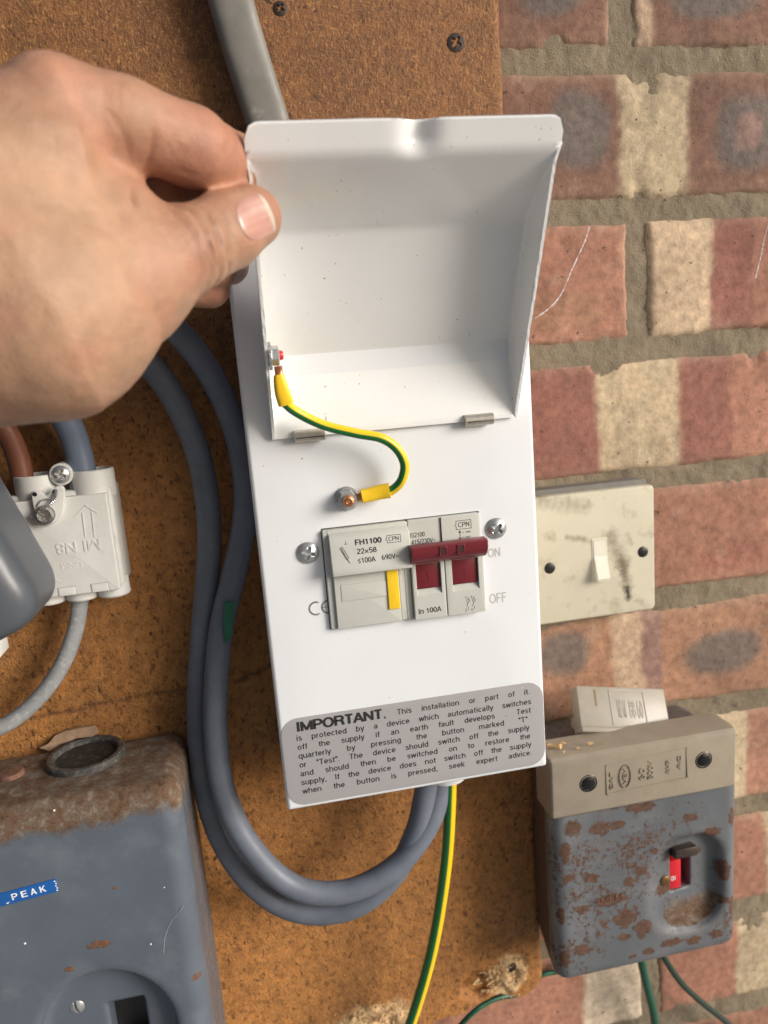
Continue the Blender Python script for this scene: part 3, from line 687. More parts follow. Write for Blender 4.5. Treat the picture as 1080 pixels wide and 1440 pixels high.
# earth lead
lead_pts = PP([(397, 553, -97), (401, 566, -96), (420, 581, -93), (456, 598, -92), (500, 609, -92), (536, 616, -92), (558, 631, -91), (569, 653, -90), (565, 675, -89), (552, 689, -87), (536, 694, -86)])
mb = MB(); tube(mb, lead_pts, 2.05, 18, 12)
lead = mb.build('earth_lead', Stripe2, enc, uv=True)
def sleeve(pts, r1, r2, par):
    mb = MB(); tube(mb, pts, r1, 18, 5, r2=r2, sq=3.0); return mb.build('crimp_sleeve', Yellow_pl, par)
sleeve(PP([(392, 527, -98.5), (393.5, 536, -98.5), (397, 552, -98), (402, 567, -96.5)]), [2.0, 2.5, 3.0, 3.2], 2.3, lead)
sleeve(PP([(508, 698, -85.5), (520, 695.5, -85.5), (534, 692, -86), (548, 689.5, -87)]), [2.9, 3.0, 3.2, 3.3], 2.4, lead)
mb = MB(); tube(mb, PP([(490, 703, -84), (500, 700.5, -84.5), (511, 697.5, -85)]), 1.7, 10, 3, r2=.6); mb.build('terminal_tongue', Copper, lead); mb = MB(); tube(mb, PP([(391, 515, -99), (392, 522, -98.5), (393, 529, -98.5)]), 1.6, 10, 3, r2=.6)
mb.build('terminal_tongue', Copper, lead)
# cover screws
for u, v, ro in ((433.5, 778, .3), (699, 743.5, .75)):
    q = P(u, v, -81.5); mb = MB(); lathe(mb, (q[0], -80, q[2]), (0, -1, 0), [(5.2, 0), (5.3, .3), (5.2, .5)], 28)
    screw((q[0], -80.4, q[2]), 5.1, 2.2, Steel, enc, ro, name='cover_screw')
# printed marks
mb = MB(); text_mb(mb, 'ON', 68.0, 73.9, -31.6, -27.4, -80.02, .04); mb.build('printed_lettering', Grey_ink, enc)
mb = MB(); text_mb(mb, 'OFF', 67.6, 75.8, -53.7, -49.0, -80.02, .04); mb.build('printed_lettering', Grey_ink, enc)
mb = MB()
def arc(cx, cz, r, a0, a1, n=14): return [(cx+r*math.cos(math.radians(a0+(a1-a0)*k/n)), cz+r*math.sin(math.radians(a0+(a1-a0)*k/n))) for k in range(n+1)]
strip(mb, arc(-12.6, -45, 2.9, 62, 298), .8, -80.06, -79.98); strip(mb, arc(-7.0, -45, 2.9, 62, 298), .8, -80.06, -79.98); strip(mb, [(-9.9, -45), (-7.6, -45)], .6, -80.06, -79.98)
mb.build('printed_mark', Grey_ink, enc)
# cable gland on the underside
g = P(628, 1108, -52)
mb = MB(); lathe(mb, (g[0]-1, -57, -140.2), (0, 0, -1), [(13.5, -1), (13.5, 4.4), (12.5, 6.0), (11.2, 6.6), (10.4, 9.6), (9.2, 10.0)], 32)
mb.build('cable_gland', W_paint, enc)

# warning label
mb = MB(); plate(mb, -33.9, 91.7, -138.6, -95.3, -80.22, -79.9, rc=8.0, bev=.1, n=8)
lab = mb.build('warning_label', Label, enc)
mb = MB(); text_mb(mb, 'IMPORTANT.', -26.6, 14.6, -101.9, -97.2, -80.24, .04, bold=.035)
mb.build('heading_lettering', Ink, lab)
LINES = [('This installation or part of it.', 20.2, 85.0), ('is protected by a device which automatically switches', -27.2, 85.6), ('off the supply if an earth fault develops . Test', -27.2, 85.2),
         ('quarterly by pressing the button marked "T"', -27.2, 83.4), ('or "Test". The device should switch off the supply', -27.2, 84.2), ('and should then be switched on to restore the', -27.2, 84.4),
         ('supply, If the device does not switch off the supply', -27.2, 84.8), ('when the button is pressed, seek expert advice.', -27.2, 84.6)]
def word_mesh(s, size, sw, space):
    v, f, K = text2d(s, sw, space); return np.stack([v[:, 0]*size, v[:, 1]*size, K*1.], 1), f
for i, (t_, xa, xb_) in enumerate(LINES):
    zb_ = -101.2 if i == 0 else -106.35-4.43*(i-1)
    ws = [word_mesh(q, 2.72, .15, 1.06) for q in t_.split()]; wid = [v[:, 0].max()-v[:, 0].min() for v, f in ws]
    k_ = max(.9, min(1.22, .83*(xb_-xa)/sum(wid))); ws = [(v*np.array([k_, 1, 1]), f) for v, f in ws]; wid = [q*k_ for q in wid]
    gap = (xb_-xa-sum(wid))/(len(ws)-1)
    if gap < 1.5:
        k_ = (xb_-xa-1.5*(len(ws)-1))/sum(wid); ws = [(v*np.array([k_, 1, 1]), f) for v, f in ws]; wid = [q*k_ for q in wid]; gap = 1.5
    mb = MB(); x = xa
    for (v, f), wd in zip(ws, wid):
        V = np.stack([v[:, 0]-v[:, 0].min()+x, -80.25-.004*v[:, 2], v[:, 1]+zb_], 1); mb.add(V, f); x += wd+gap
    mb.build('lettering', Ink, lab, smooth=False)

# fuse holder
fh = mbx = MB(); plate(mbx, -6.8, 31.0, -55.2, -10.0, -82.0, -68, rc=.6, bev=.5)
fuse = mbx.build('fuse_holder', Mod_plastic, enc)
mb = MB(); plate(mb, -3.9, 25.2, -55.0, -29.0, -83.4, -81, rc=.5, bev=.4); mb.build('carrier_body', Mod_plastic, fuse)
# rounded pull handle
mb = MB(); L_ = []
for k, (yy, zz) in enumerate([(-82, -11.6), (-83.4, -12.0), (-85.4, -13.0), (-86.2, -14.4), (-86.6, -18), (-87.2, -22.5), (-88.3, -26.2), (-88.8, -28.0), (-88.5, -29.3), (-87.6, -29.9), (-85.5, -29.9), (-82, -29.4)]): L_.append((yy, zz))
xsn = [(-4.4, .93), (-4.2, .985), (-3.8, 1.0), (30.2, 1.0), (30.7, .985), (30.9, .93)]
V = []
for x, sc_ in xsn:
    for yy, zz in L_: V.append((x, -82+(yy+82)*sc_, -21+(zz+21)*(sc_*.3+.7)))
n_ = len(L_); F = grid_faces(len(xsn), n_, False, True)+[tuple(range(n_)), tuple(range(n_*5, n_*6))]
mb.add(V, F); handle = mb.build('pull_handle', Mod_plastic, fuse)
mb = MB(); strip(mb, [(-1.2, -42.6), (19.3, -42.6), (19.3, -35.0), (-1.2, -35.0), (-1.2, -42.6)], .22, -83.44, -83.3); mb.build('label_window_outline', Mod_dark, fuse)
mb = MB(); plate(mb, -1.0, 19.1, -42.4, -35.2, -83.6, -83.2, rc=.3, bev=.15); mb.build('label_window', Mod_plastic, fuse)
mb = MB(); plate(mb, 19.7, 24.9, -48.8, -29.4, -84.2, -83, rc=.3, bev=.3); mb.build('yellow_tab', Yellow_pl, fuse)
for g_ in ((25.5, 26.1, -82.3, -29.5), (28.2, 28.8, -82.2, -29.5), (-4.6, -4.1, -82.2, -10.2)):
    mb = MB(); rbox(mb, g_[0], g_[1], g_[2], -81, -55, g_[3], .1); mb.build('groove', Mod_dark, fuse)
def tx(s, xa, xb_, za, zb_, y, par, m=Ink, bold=0., xf=None, space=1):
    mb = MB(); text_mb(mb, s, xa, xb_, za, zb_, y, .03, bold=bold, xf=xf, space=space); return mb.build('lettering', m, par, smooth=False)
# handle face is sloped: map lettering onto it
def hface(V):
    zz = np.array([-29.3, -28.0, -26.2, -22.5, -18, -14.4, -13]); yy = np.array([-88.5, -88.8, -88.3, -87.2, -86.6, -86.2, -85.4])
    V = V.copy(); V[:, 1] = np.interp(V[:, 2], zz, yy)+(V[:, 1]+84)-.03; return V
tx('FH1100', 6.6, 18.4, -17.0, -14.6, -84, handle, bold=.03, xf=hface)
tx('22×58', 7.0, 15.8, -20.9, -18.6, -84, handle, xf=hface, bold=.01)
tx('≤100A', 7.0, 14.9, -24.8, -22.6, -84, handle, xf=hface, bold=.01)
tx('690V~', 17.6, 25.2, -24.6, -22.5, -84, handle, xf=hface, bold=.01)
tx('CPN', 21.4, 26.0, -16.9, -15.0, -84, handle, xf=hface)
def logo(par, x0, x1, z0, z1, y, xf=None):
    mb = MB(); zz = (z0+z1)/2; strip(mb, [(x0+.5, z0), (x1, z0), (x1, z1), (x0+.5, z1), (x0+.5, zz+.6), (x0, zz+.3), (x0, zz-.3), (x0+.5, zz-.6), (x0+.5, z0)], .22, y-.03, y+.03)
    return mb.build('logo_outline', Ink, par, smooth=False, xf=xf)
logo(handle, 20.3, 26.8, -17.6, -14.4, -84, hface)
mb = MB(); strip(mb, [(2.6, -14.3), (2.6, -16)], .2, -84.03, -83.97); strip(mb, [(1.9, -16), (3.4, -16)], .2, -84.03, -83.97)
strip(mb, [(-.2, -17.6), (.8, -17.0), (3.3, -22.0), (2.3, -22.7), (-.2, -17.6)], .2, -84.03, -83.97); strip(mb, [(.3, -17.4), (3.5, -24.4)], .2, -84.03, -83.97)
mb.build('fuse_symbol', Ink, handle, smooth=False, xf=hface)

# two-pole isolator
mb = MB(); plate(mb, 31.3, 64.4, -55.5, -9.8, -81.6, -68, rc=.5, bev=.4)
iso = mb.build('isolator_switch', Mod_plastic, enc)
for (xa, xb_, wa, wb) in ((31.3, 46.2, 33.0, 44.4), (46.6, 64.4, 49.6, 61.9)):
    mb = MB(); plate(mb, xa, xb_, -55.5, -27.5, -84.2, -81, rc=.4, bev=.3, hole=(wa, wb, -44.2, -29.6, .3), holedepth=2.4)
    mod = mb.build('pole_front', Mod_plastic, iso)
    mb = MB(); mb.add([(wa, -84.0, -44.2), (wb, -84.0, -44.2), (wb, -82.1, -41.6), (wa, -82.1, -41.6)], [(0, 1, 2, 3)]); rbox(mb, wa, wb, -82.1, -81.7, -41.6, -38, 0)
    mb.build('ramp', Mod_plastic, mod)
    mb = MB(); rbox(mb, wa+.1, wb-.1, -83.0, -81.7, -41.5, -28.5, .3); tg = mb.build('toggle', Maroon, mod)
    mb = MB(); rbox(mb, (wa+wb)/2-.15, (wa+wb)/2+.15, -83.15, -82.9, -38, -34, .05); mb.build('moulded_line', Maroon, tg)
mb = MB(); rbox(mb, 46.25, 46.55, -82.2, -81, -55.4, -10, 0); mb.build('pole_gap', Black_pl, iso)
def barxf(V):
    V = V.copy(); V[:, 1] += 0; return V
mb = MB()
Lb = [(-83.5, -20.4), (-88, -19.4), (-92.0, -19.4), (-93.2, -20.2), (-93.4, -22.9), (-92.4, -25.1), (-90.5, -27.2), (-88, -28.4), (-84, -28.9)]
xsn = [(29.9, .9), (30.4, 1.), (64.0, 1.), (64.6, .9)]; V = []
for x, sc_ in xsn:
    for yy, zz in Lb: V.append((x, -84+(yy+84)*sc_, -24+(zz+24)*sc_))
n_ = len(Lb); mb.add(V, grid_faces(4, n_, False, True)+[tuple(range(n_)), tuple(range(n_*3, n_*4))])
bar = mb.build('linked_toggle_bar', Maroon, iso, auto=40)
for xa, xb_ in ((42.0, 45.6), (50.0, 53.6)):
    mb = MB(); plate(mb, xa, xb_, -24.6, -20.4, -93.75, -92, rc=.5, bev=.3, hole=(xa+.5, xb_-.5, -24.1, -20.9, .2), holedepth=1.2)
    rim_ = mb.build('locking_slot', Maroon, bar)
    mb = MB(); rbox(mb, xa+.5, xb_-.5, -93.55, -92.8, -24.1, -20.9, 0); mb.build('slot_shadow', mat('dark_maroon', (.04, .006, .008), .5), bar)
tx('IS2100', 32.2, 38.8, -17.7, -15.6, -81.62, iso)
tx('415/230V~', 32.4, 43.6, -20.9, -18.8, -81.62, iso)
tx('CPN', 54.4, 59.6, -15.5, -13.2, -81.62, iso); logo(iso, 53.0, 60.4, -16.4, -12.5, -81.62)
tx('I  ON', 56.4, 59.8, -18.5, -17.5, -81.62, iso); tx('O OFF', 56.0, 60.0, -21.0, -20.0, -81.62, iso)
mb = MB(); strip(mb, [(55, -17.2), (55, -21)], .25, -81.66, -81.58); strip(mb, [(54.5, -18), (55, -17.1), (55.5, -18)], .25, -81.66, -81.58); strip(mb, [(54.5, -20.3), (55, -21.2), (55.5, -20.3)], .25, -81.66, -81.58)
mb.build('arrow_symbol', Ink, iso, smooth=False)
tx('In 100A', 33.0, 43.6, -52.6, -50.2, -84.22, iso, bold=.01)
mb = MB()
for cx in (56.3, 59.0):
    strip(mb, arc(cx, -49.4, .65, 0, 360, 12), .2, -84.26, -84.18); strip(mb, [(cx, -50.1), (cx-.9, -52.2)], .2, -84.26, -84.18); strip(mb, [(cx, -52.4), (cx, -53.6)], .2, -84.26, -84.18); strip(mb, [(cx, -48.7), (cx, -47.8)], .2, -84.26, -84.18)
text_mb(mb, '1', 54.9, 55.4, -48.4, -47.2, -84.22, .03); text_mb(mb, '3', 57.5, 58.2, -48.4, -47.2, -84.22, .03); text_mb(mb, '2', 54.7, 55.4, -54.3, -53.1, -84.22, .03); text_mb(mb, '4', 57.4, 58.1, -54.3, -53.1, -84.22, .03)
mb.build('circuit_symbol', Ink, iso, smooth=False)

# ------------------------------------------------------------------ cables
def cable(name, label, cat, pts, r, m, n=20, group=None, **k):
    p = PP(pts) if len(pts[0]) == 3 and not k.pop('mm', False) else pts
    mb = MB(); tube(mb, p, r, n, 14, **k); o = mb.build(name, m, loc=p[0], uv=True, auto=60); return props(o, label, cat, group)
cable('meter_tail', 'thick grey cable making the outer and lower turn of the double loop', 'cable',
      [(-80, 400, -45), (60, 425, -50), (150, 462, -50), (213, 515, -44), (255, 580, -38), (283, 655, -34), (294, 740, -33), (291, 820, -33), (283, 910, -33), (279, 1000, -33), (285, 1090, -35), (307, 1170, -38), (345, 1232, -42), (395, 1272, -46), (450, 1284, -50), (508, 1270, -54), (555, 1228, -55), (585, 1170, -54), (598, 1115, -52), (602, 1080, -50)], 5.9, Cable_grey)
cable('meter_tail', 'thick grey cable making the inner and upper turn, nearest the white enclosure', 'cable',
      [(-80, 340, -50), (80, 370, -55), (180, 405, -55), (245, 462, -50), (292, 520, -44), (326, 590, -40), (343, 660, -38), (344, 730, -38), (331, 800, -40), (312, 880, -43), (304, 960, -45), (304, 1040, -47), (314, 1110, -50), (343, 1178, -53), (390, 1232, -55), (440, 1255, -57), (500, 1250, -58), (560, 1215, -57), (602, 1160, -54), (618, 1110, -50), (620, 1070, -49)], 5.9, Cable_grey)
cable('earth_cable', 'green and yellow striped earth wire hanging below the white enclosure', 'cable',
      [(634, 1080, -52), (633, 1130, -52), (629, 1200, -50), (620, 1270, -48), (608, 1335, -46), (592, 1395, -44), (570, 1460, -42), (540, 1530, -40)], 3.1, Stripe2)
cable('supply_conduit', 'old scuffed grey flat conduit running down behind the raised lid', 'conduit',
      [(296, -100, -28), (313, -40, -28), (327, 10, -28), (344, 70, -28), (363, 130, -28), (380, 185, -28), (400, 260, -28), (430, 400, -30)], 9.8, Conduit, n=40, r2=7.0, sq=3.4)
cable('neutral_cable', 'blue-grey cable entering the top right socket of the white connector block', 'cable',
      [(-60, 505, -45), (20, 520, -45), (70, 555, -42), (95, 595, -38), (108, 630, -35), (116, 665, -34), (118, 690, -34)], 6.3, Cable_blue)
cable('live_cable', 'brown cable entering the top left socket of the white connector block', 'cable',
      [(-70, 560, -45), (-20, 575, -42), (8, 605, -38), (24, 640, -35), (32, 675, -34), (34, 700, -34)], 5.0, Cable_brown)
cable('outgoing_cable', 'weathered light grey cable curving left from below the connector block', 'cable',
      [(114, 825, -32), (112, 850, -32), (106, 885, -32), (92, 925, -33), (68, 965, -34), (35, 1000, -35), (0, 1023, -36), (-60, 1045, -36)], 3.9, Cable_old)
cable('green_wire', 'thin green wire peeping below the torn corner of the board', 'wire', [(640, 1450, -8), (664, 1425, -10), (685, 1410, -8), (705, 1402, -6), (725, 1398, -4), (760, 1372, -4), (785, 1366, -4), (800, 1358, -10)], 1.6, Green_wire, n=12)
cable('green_wire', 'green wire leaving the bottom of the rusty switch box', 'wire', [(898, 1330, -24), (904, 1362, -22), (911, 1392, -18), (918, 1420, -14), (924, 1460, -10)], 2.6, Green_wire, n=12)
cable('dark_wire', 'dark green-black wire sweeping to the lower right from the rusty box', 'wire', [(925, 1330, -24), (938, 1353, -24), (958, 1382, -20), (985, 1408, -16), (1015, 1432, -12), (1060, 1470, -10)], 2.0, Dark_wire, n=12)
# green tape tail on the meter tail
mb = MB(); tp = PP([(316, 846, -51), (330, 847, -50), (329, 868, -50.5), (326, 880, -51), (328, 890, -50), (317, 906, -51), (314, 880, -51.5)])
c0 = np.mean(tp, 0); V = tp+[q+np.array([0, .6, 0]) for q in tp]; n_ = len(tp)
mb.add(V, [tuple(range(n_)), tuple(range(n_, 2*n_))]+[(i, (i+1) % n_, n_+(i+1) % n_, n_+i) for i in range(n_)])
props(mb.build('tape_scrap', Green_tape, loc=c0, smooth=False), 'scrap of green tape sticking out beside the inner grey cable', 'tape')

# ------------------------------------------------------------------ service connector block
hb = thing('connector_block', 'off-white service connector block with a wire seal and raised arrow', 'connector block', (-120, -18, -38))
mb = MB(); plate(mb, -143, -100.2, -34.6, 11.2, -45, -20, rc=.8, bev=.6); mb.build('cover', White_pl, hb)
mb = MB(); rbox(mb, -144, -98.6, -40.5, -19, -33.5, 13.5, 1.2); body = mb.build('body', White_pl, hb)
mb = MB()
for cx, r in ((-131.5, 10.3), (-107.2, 9.8)):
    L_ = []
    for k in range(40): pass
    lathe(mb, (cx, -33.5, 9), (0, 0, 1), [(r, 0), (r, 12.3), (r-.5, 12.8), (r-1.6, 12.8), (r-1.9, 11), (r-1.9, 2)], 40)
mb.build('terminal_sleeve', White_pl, hb)
for cx in (-134.3, -119.8, -105.2):
    mb = MB(); lathe(mb, (cx, -33.6, -30), (0, 0, -1), [(7.3, 0), (7.5, 8.6), (6.9, 9.4), (5, 9.5)], 30); mb.build('cable_outlet', White_pl, hb)
for xa in (-127.6, -113.0):
    mb = MB(); strip(mb, [(xa, -34.4), (xa, -30.4), (xa+7.9, -30.4), (xa+7.9, -34.4)], .35, -45.08, -44.9); mb.build('clip_outline', Mod_dark, hb)
    mb = MB(); plate(mb, xa+.3, xa+7.6, -34.4, -30.7, -45.35, -44.5, rc=.2, bev=.2); mb.build('clip', White_pl, hb)
q = P(84, 668, -44); screw((q[0], -42.0, q[2]), 4.4, 2.2, Steel, hb, .4, name='screw')
mb = MB(); lathe(mb, (q[0], -30, q[2]), (0, -1, 0), [(5.1, 0), (5.1, 11.8), (4.7, 12.2)], 28); mb.build('screw_boss', White_pl, hb)
# raised arrow and characters (moulded upside down)
mb = MB(); ac = lambda u, v: (P(u, v, -45)[0], P(u, v, -45)[2])
strip(mb, [ac(105, 727), ac(120, 711), ac(137, 721)], .45, -45.25, -44.9)
strip(mb, [ac(116, 721), ac(120, 754)], .45, -45.25, -44.9); strip(mb, [ac(129, 719), ac(133, 755)], .45, -45.25, -44.9)
mb.build('raised_arrow', White_pl, hb)
mb = MB(); text_mb(mb, 'MI N8', -125.5, -106.0, -14.6, -9.6, -44.98, .3, flip=True); mb.build('raised_lettering', White_pl, hb)
mb = MB(); strip(mb, [ac(*p) for p in ((68, 800), (78, 793), (96, 789))], .3, -45.15, -44.9); strip(mb, [ac(*p) for p in ((68, 800), (72, 812), (86, 818))], .3, -45.15, -44.9)
text_mb(mb, 'UNM', -124.5, -115.5, -21.8, -18.9, -44.98, .15, flip=True); mb.build('raised_emblem', White_pl, hb)
# seal tag with two ears
TY = -47.5
tag_pts = [ac(*p) for p in ((46, 694), (50, 690), (58, 691), (67, 696), (76, 687), (84, 682), (91, 686), (92, 700), (90, 716), (86, 727), (78, 734), (68, 737), (60, 733), (54, 725), (49, 712))]
mb = MB()
tg2 = np.array(tag_pts); cen = tg2.mean(0)
dense = catmull([(x, 0, z) for x, z in tag_pts+[tag_pts[0]]], 5)[:-1]; n_ = len(dense); cc3 = np.array([cen[0], 0, cen[1]])
Ls = []
for k_, yy in ((1., -44.9), (1., TY+.5), (.97, TY+.1), (.92, TY)):
    Ls.append([(cc3[0]+(p[0]-cc3[0])*k_, yy, cc3[2]+(p[2]-cc3[2])*k_) for p in dense])
loft(mb, Ls); tag = mb.build('seal_tag', White_pl, hb)
mb = MB()
for u, v in ((51, 694), (79, 690)):
    x, z = ac(u, v); lathe(mb, (x, TY+.2, z), (0, -1, 0), [(1.0, 0), (1.0, .3)], 14)
mb.build('eyelet_hole', Black_pl, tag)
mb = MB()
a = PP([(79, 690, -48.5), (78, 700, -49.5), (72, 708, -50), (64, 713, -49.5), (58, 714, -48.5), (52, 706, -48.2)])
for ph in (0, math.pi):
    c = catmull(a[:4], 14); c2 = [p+np.array([.55*math.cos(i*.75+ph), .55*math.sin(i*.75+ph), 0]) for i, p in enumerate(c)]; tube(mb, c2, .33, 7, 0)
tube(mb, PP([(55, 715, -48), (48, 727, -48.3), (42, 725, -48), (60, 733, -48.6), (70, 736, -49), (76, 728, -48.5)]), .35, 7, 8)
tube(mb, PP([(52, 712, -48), (58, 704, -48.3), (68, 702, -48.5), (75, 706, -49)]), .3, 7, 8)
mb.build('seal_wire', Steel, tag)
x, z = ac(66, 722); mb = MB(); lathe(mb, (x, TY, z), (0, -1, 0), [(4.2, 0), (4.4, 1), (4.1, 2.4), (3.0, 3.0), (1.2, 2.5)], 22)
mb.build('lead_seal', mat('lead_metal', (.25, .24, .23), .45, .8, var=.4, vs=.8, bump=1, bs=.8, bd=.6), tag)

# ------------------------------------------------------------------ dark rounded casing, left
la, lb2, lc, ld = P(-34, 684, -100), P(48, 824, -100), P(70, 864, -100), P(4, 899, -100)
def hp(a, b_):
    d = b_-a; n_ = np.array([-(d[2]), d[0]]); n_ /= np.linalg.norm(n_); return lambda X, Z: (X-a[0])*n_[0]+(Z-a[2])*n_[1]
h1, h2 = hp(la, lb2), hp(lc, ld)
def fn(X, Y, Z):
    d = smax(h1(X, Z), h2(X, Z), 15)
    d = smax(d, np.abs(Y+86)-24, 12); d = smax(d, np.maximum(-(X+215), Z-110), 10); return d
_t = [h(-150., 20.) for h in (h1, h2)]
if _t[0] > 0: h1_ = h1; h1 = lambda X, Z: -h1_(X, Z)
if _t[1] > 0: h2_ = h2; h2 = lambda X, Z: -h2_(X, Z)
V, Q = s_nets(fn, (-222, -114, -45), (-95, -58, 118), 2.2)
mb = MB(); mb.add(V, Q.tolist()); lump = mb.build('meter_casing', Lump, loc=(-150, -61, -20), auto=0)
props(lump, 'dark grey rounded casing corner in front of the connector block at the left edge', 'casing')
mb = MB(); q = P(-4, 910, -60); rbox(mb, q[0]-16, q[0]+.4, -62, -46, q[2]-5.5, q[2]+6, 1.0)
props(mb.build('plastic_cover', White_pl, loc=q), 'sliver of white plastic cover just below the dark casing at the left edge', 'cover')

# ------------------------------------------------------------------ painted steel switch box, lower left
mt = thing('steel_switch_box', 'large grey painted steel switch box with blue tape label and dusty rusted top', 'switch box', (-160, -18, -330))
MC, MH = (-165., -48.5, -245.), (83., 30., 126.)
def fn(X, Y, Z):
    sx = X+(-60-Y)*.0
    d = sd_box(X, Y, Z, MC, MH, 9.5)
    rc = np.sqrt(((X+129)/31)**2+((Z+243)/36)**2)-1
    rec = smax(rc*26, Y+68.0, 5)        # shallow dish
    d = smax(d, -rec, 4)
    seam = np.maximum(np.abs(Y+52)-.5, -d-.9); d = smax(d, -np.maximum(np.abs(Y+52)-.5, -(d+.8)), .3)
    slot = np.maximum(np.maximum(np.abs(X+120)-8.5, np.abs(Z+243)-13), Y+58-0)
    return smax(d, -np.maximum(np.maximum(np.abs(X+121.5)-8.5, np.abs(Z+246)-14), Y+56), .4)
V, Q = s_nets(fn, (-252, -82, -330), (-78, -15, -114), 1.7)
x_, y_, z_ = V.T
rust = np.zeros(len(V)); dust = np.zeros(len(V))
for u, v, ru, rv in ((140, 1328, 24, 9), (98, 1363, 9, 7), (160, 1249, 8, 5), (193, 1249, 7, 4), (143, 1378, 7, 3), (277, 1377, 11, 9), (250, 1323, 5, 4), (284, 1345, 4, 5), (285, 1180, 5, 20)):
    q = P(u, v, -78.5); d = np.sqrt(((x_-q[0])/(ru/3.))**2+((z_-q[2])/(rv/3.))**2+((y_+78.5)/10)**2); rust = np.maximum(rust, .62*(1-sstep(.3, 1.5, d)))
topm = sstep(-132, -122, z_+.22*(y_+78))
dust = .85*sstep(-145, -126, z_-.03*(x_+160)+.1*(y_+78)+7*fbm(x_, y_, z_, 30, 5))
rust = np.maximum(rust, .33*sstep(-152, -125, z_+6*fbm(x_, 0, z_, 20, 7)))
side = sstep(-84.5, -82.5, x_)*sstep(-72, -64, y_)
dust = np.maximum(dust, .42*side); rust = np.maximum(rust, .42*side)
dust = np.maximum(dust, .17+.12*fbm(x_, y_, z_, 26, 62))
col = np.stack([rust, dust, dust*0], 1)
mb = MB(); mb.add(V, Q.tolist()); mt_body = mb.build('casing', Meter_paint, mt, col=col, auto=0)
mb = MB(); q = P(122, 1071, -37); bc = (q[0]+.5, -38., -119.2)
lathe(mb, bc, (0, 0, 1), [(18.5, -1), (18.5, 2.2), (17.6, 3.2), (15.6, 3.2), (14.8, 2.4), (14.5, -1.5), (14.4, -1.5)], 44); mb.build('conduit_bush', Dark_metal, mt)
mb = MB(); lathe(mb, bc, (0, 0, 1), [(14.7, -.5), (14.7, .75), (7, .45), (.5, .35)], 40); mb.build('bush_hollow', mat('dusty_hollow', (.022, .016, .012), .95, var=.5, vs=.3, bump=.8, bs=.5, dirt=(.10, .075, .05), dirt_s=.3, dirt_t=(.55, .75)), mt)
mb = MB(); q = P(22, 1112, -42); lathe(mb, (q[0], -44, -119.4), (0, 0, 1), [(6, -1), (6.2, 1), (5.2, 2.4), (1, 2.7)], 22); mb.build('rivet', mat('rusty_rivet', (.15, .075, .05), .8, var=.4, vs=.4, bump=.6, bs=.6), mt)
q = P(107, 1421, -70); screw((q[0], -67.6, q[2]), 4.0, 1.6, Steel, mt, -.25, slot=True, name='slotted_screw')
mb = MB(); rbox(mb, -140, -100, -57, -54, -262, -228, 0); mb.build('slot_interior', Black_pl, mt)
# embossed tape
a, b_ = P(-35, 1266, -78.8), P(78, 1236, -78.8); hgt = 6.2; L_ = b_-a; ang = math.atan2(L_[2], L_[0]); ln = math.hypot(L_[0], L_[2])
def txf(V):
    V = V.copy(); x, z = V[:, 0].copy(), V[:, 2].copy(); ca, sa = math.cos(ang), math.sin(ang); V[:, 0] = a[0]+x*ca-z*sa; V[:, 2] = a[2]+x*sa+z*ca; return V
mb = MB(); plate(mb, 0, ln, -hgt, 0, -79.0, -78.0, rc=.5, bev=.1); tape = mb.build('embossed_tape', Blue_tape, mt, xf=txf)
mb = MB(); xw = ln-19.5
for ch, k in zip('PEAK', range(4)): text_mb(mb, ch, xw+k*4.0, xw+k*4.0+2.5, -hgt+1.7, -hgt+4.7, -79.02, .12, bold=.01)
text_mb(mb, ',', xw-3.0, xw-1.6, -hgt+1.0, -hgt+3.0, -79.02, .12)
for k in range(5): rbox(mb, ln-.9+.3*(k % 2), ln-.3+.3*(k % 2), -79.1, -78.9, -hgt+.4+k*1.15, -hgt+1.0+k*1.15, .05)
mb.build('lettering', White_em, tape, xf=txf)
for u, v, r_ in ((35, 1327, .6), (212, 1328, .5), (231, 1248, .35), (76, 1140, .5)):
    q = P(u, v, -78.6); mb = MB(); lathe(mb, (q[0], -78.3, q[2]), (0, -1, 0), [(r_, 0), (r_*.8, .35), (.1, .45)], 9); mb.build('paint_fleck', White_em, mt)
mb = MB(); c_ = catmull([P(u, v, -78.55) for u, v in ((230, 1340), (232, 1318), (240, 1298), (250, 1285), (258, 1274))], 8); tube(mb, c_, .14, 5, 0); mb.build('scratch', mat('bare_scratch', (.35, .37, .4), .5), mt)
# torn paper behind the box top
mb = MB(); pts = [(55, 1052), (68, 1046), (78, 1034), (92, 1028), (112, 1024), (132, 1021), (139, 1030), (130, 1036), (108, 1038), (96, 1043), (84, 1047), (70, 1056)]
V = [P(u, v, -22-1.5*math.sin(i*1.9)) for i, (u, v) in enumerate(pts)]; n_ = len(V); V = V+[q+np.array([0, 1.2, 0]) for q in V]
mb.add(V, [tuple(range(n_)), tuple(range(n_, 2*n_))]+[(i, (i+1) % n_, n_+(i+1) % n_, n_+i) for i in range(n_)])
props(mb.build('torn_paper', Paper, loc=V[0]), 'curled strip of torn brown paper between the board and the grey switch box', 'paper scrap')

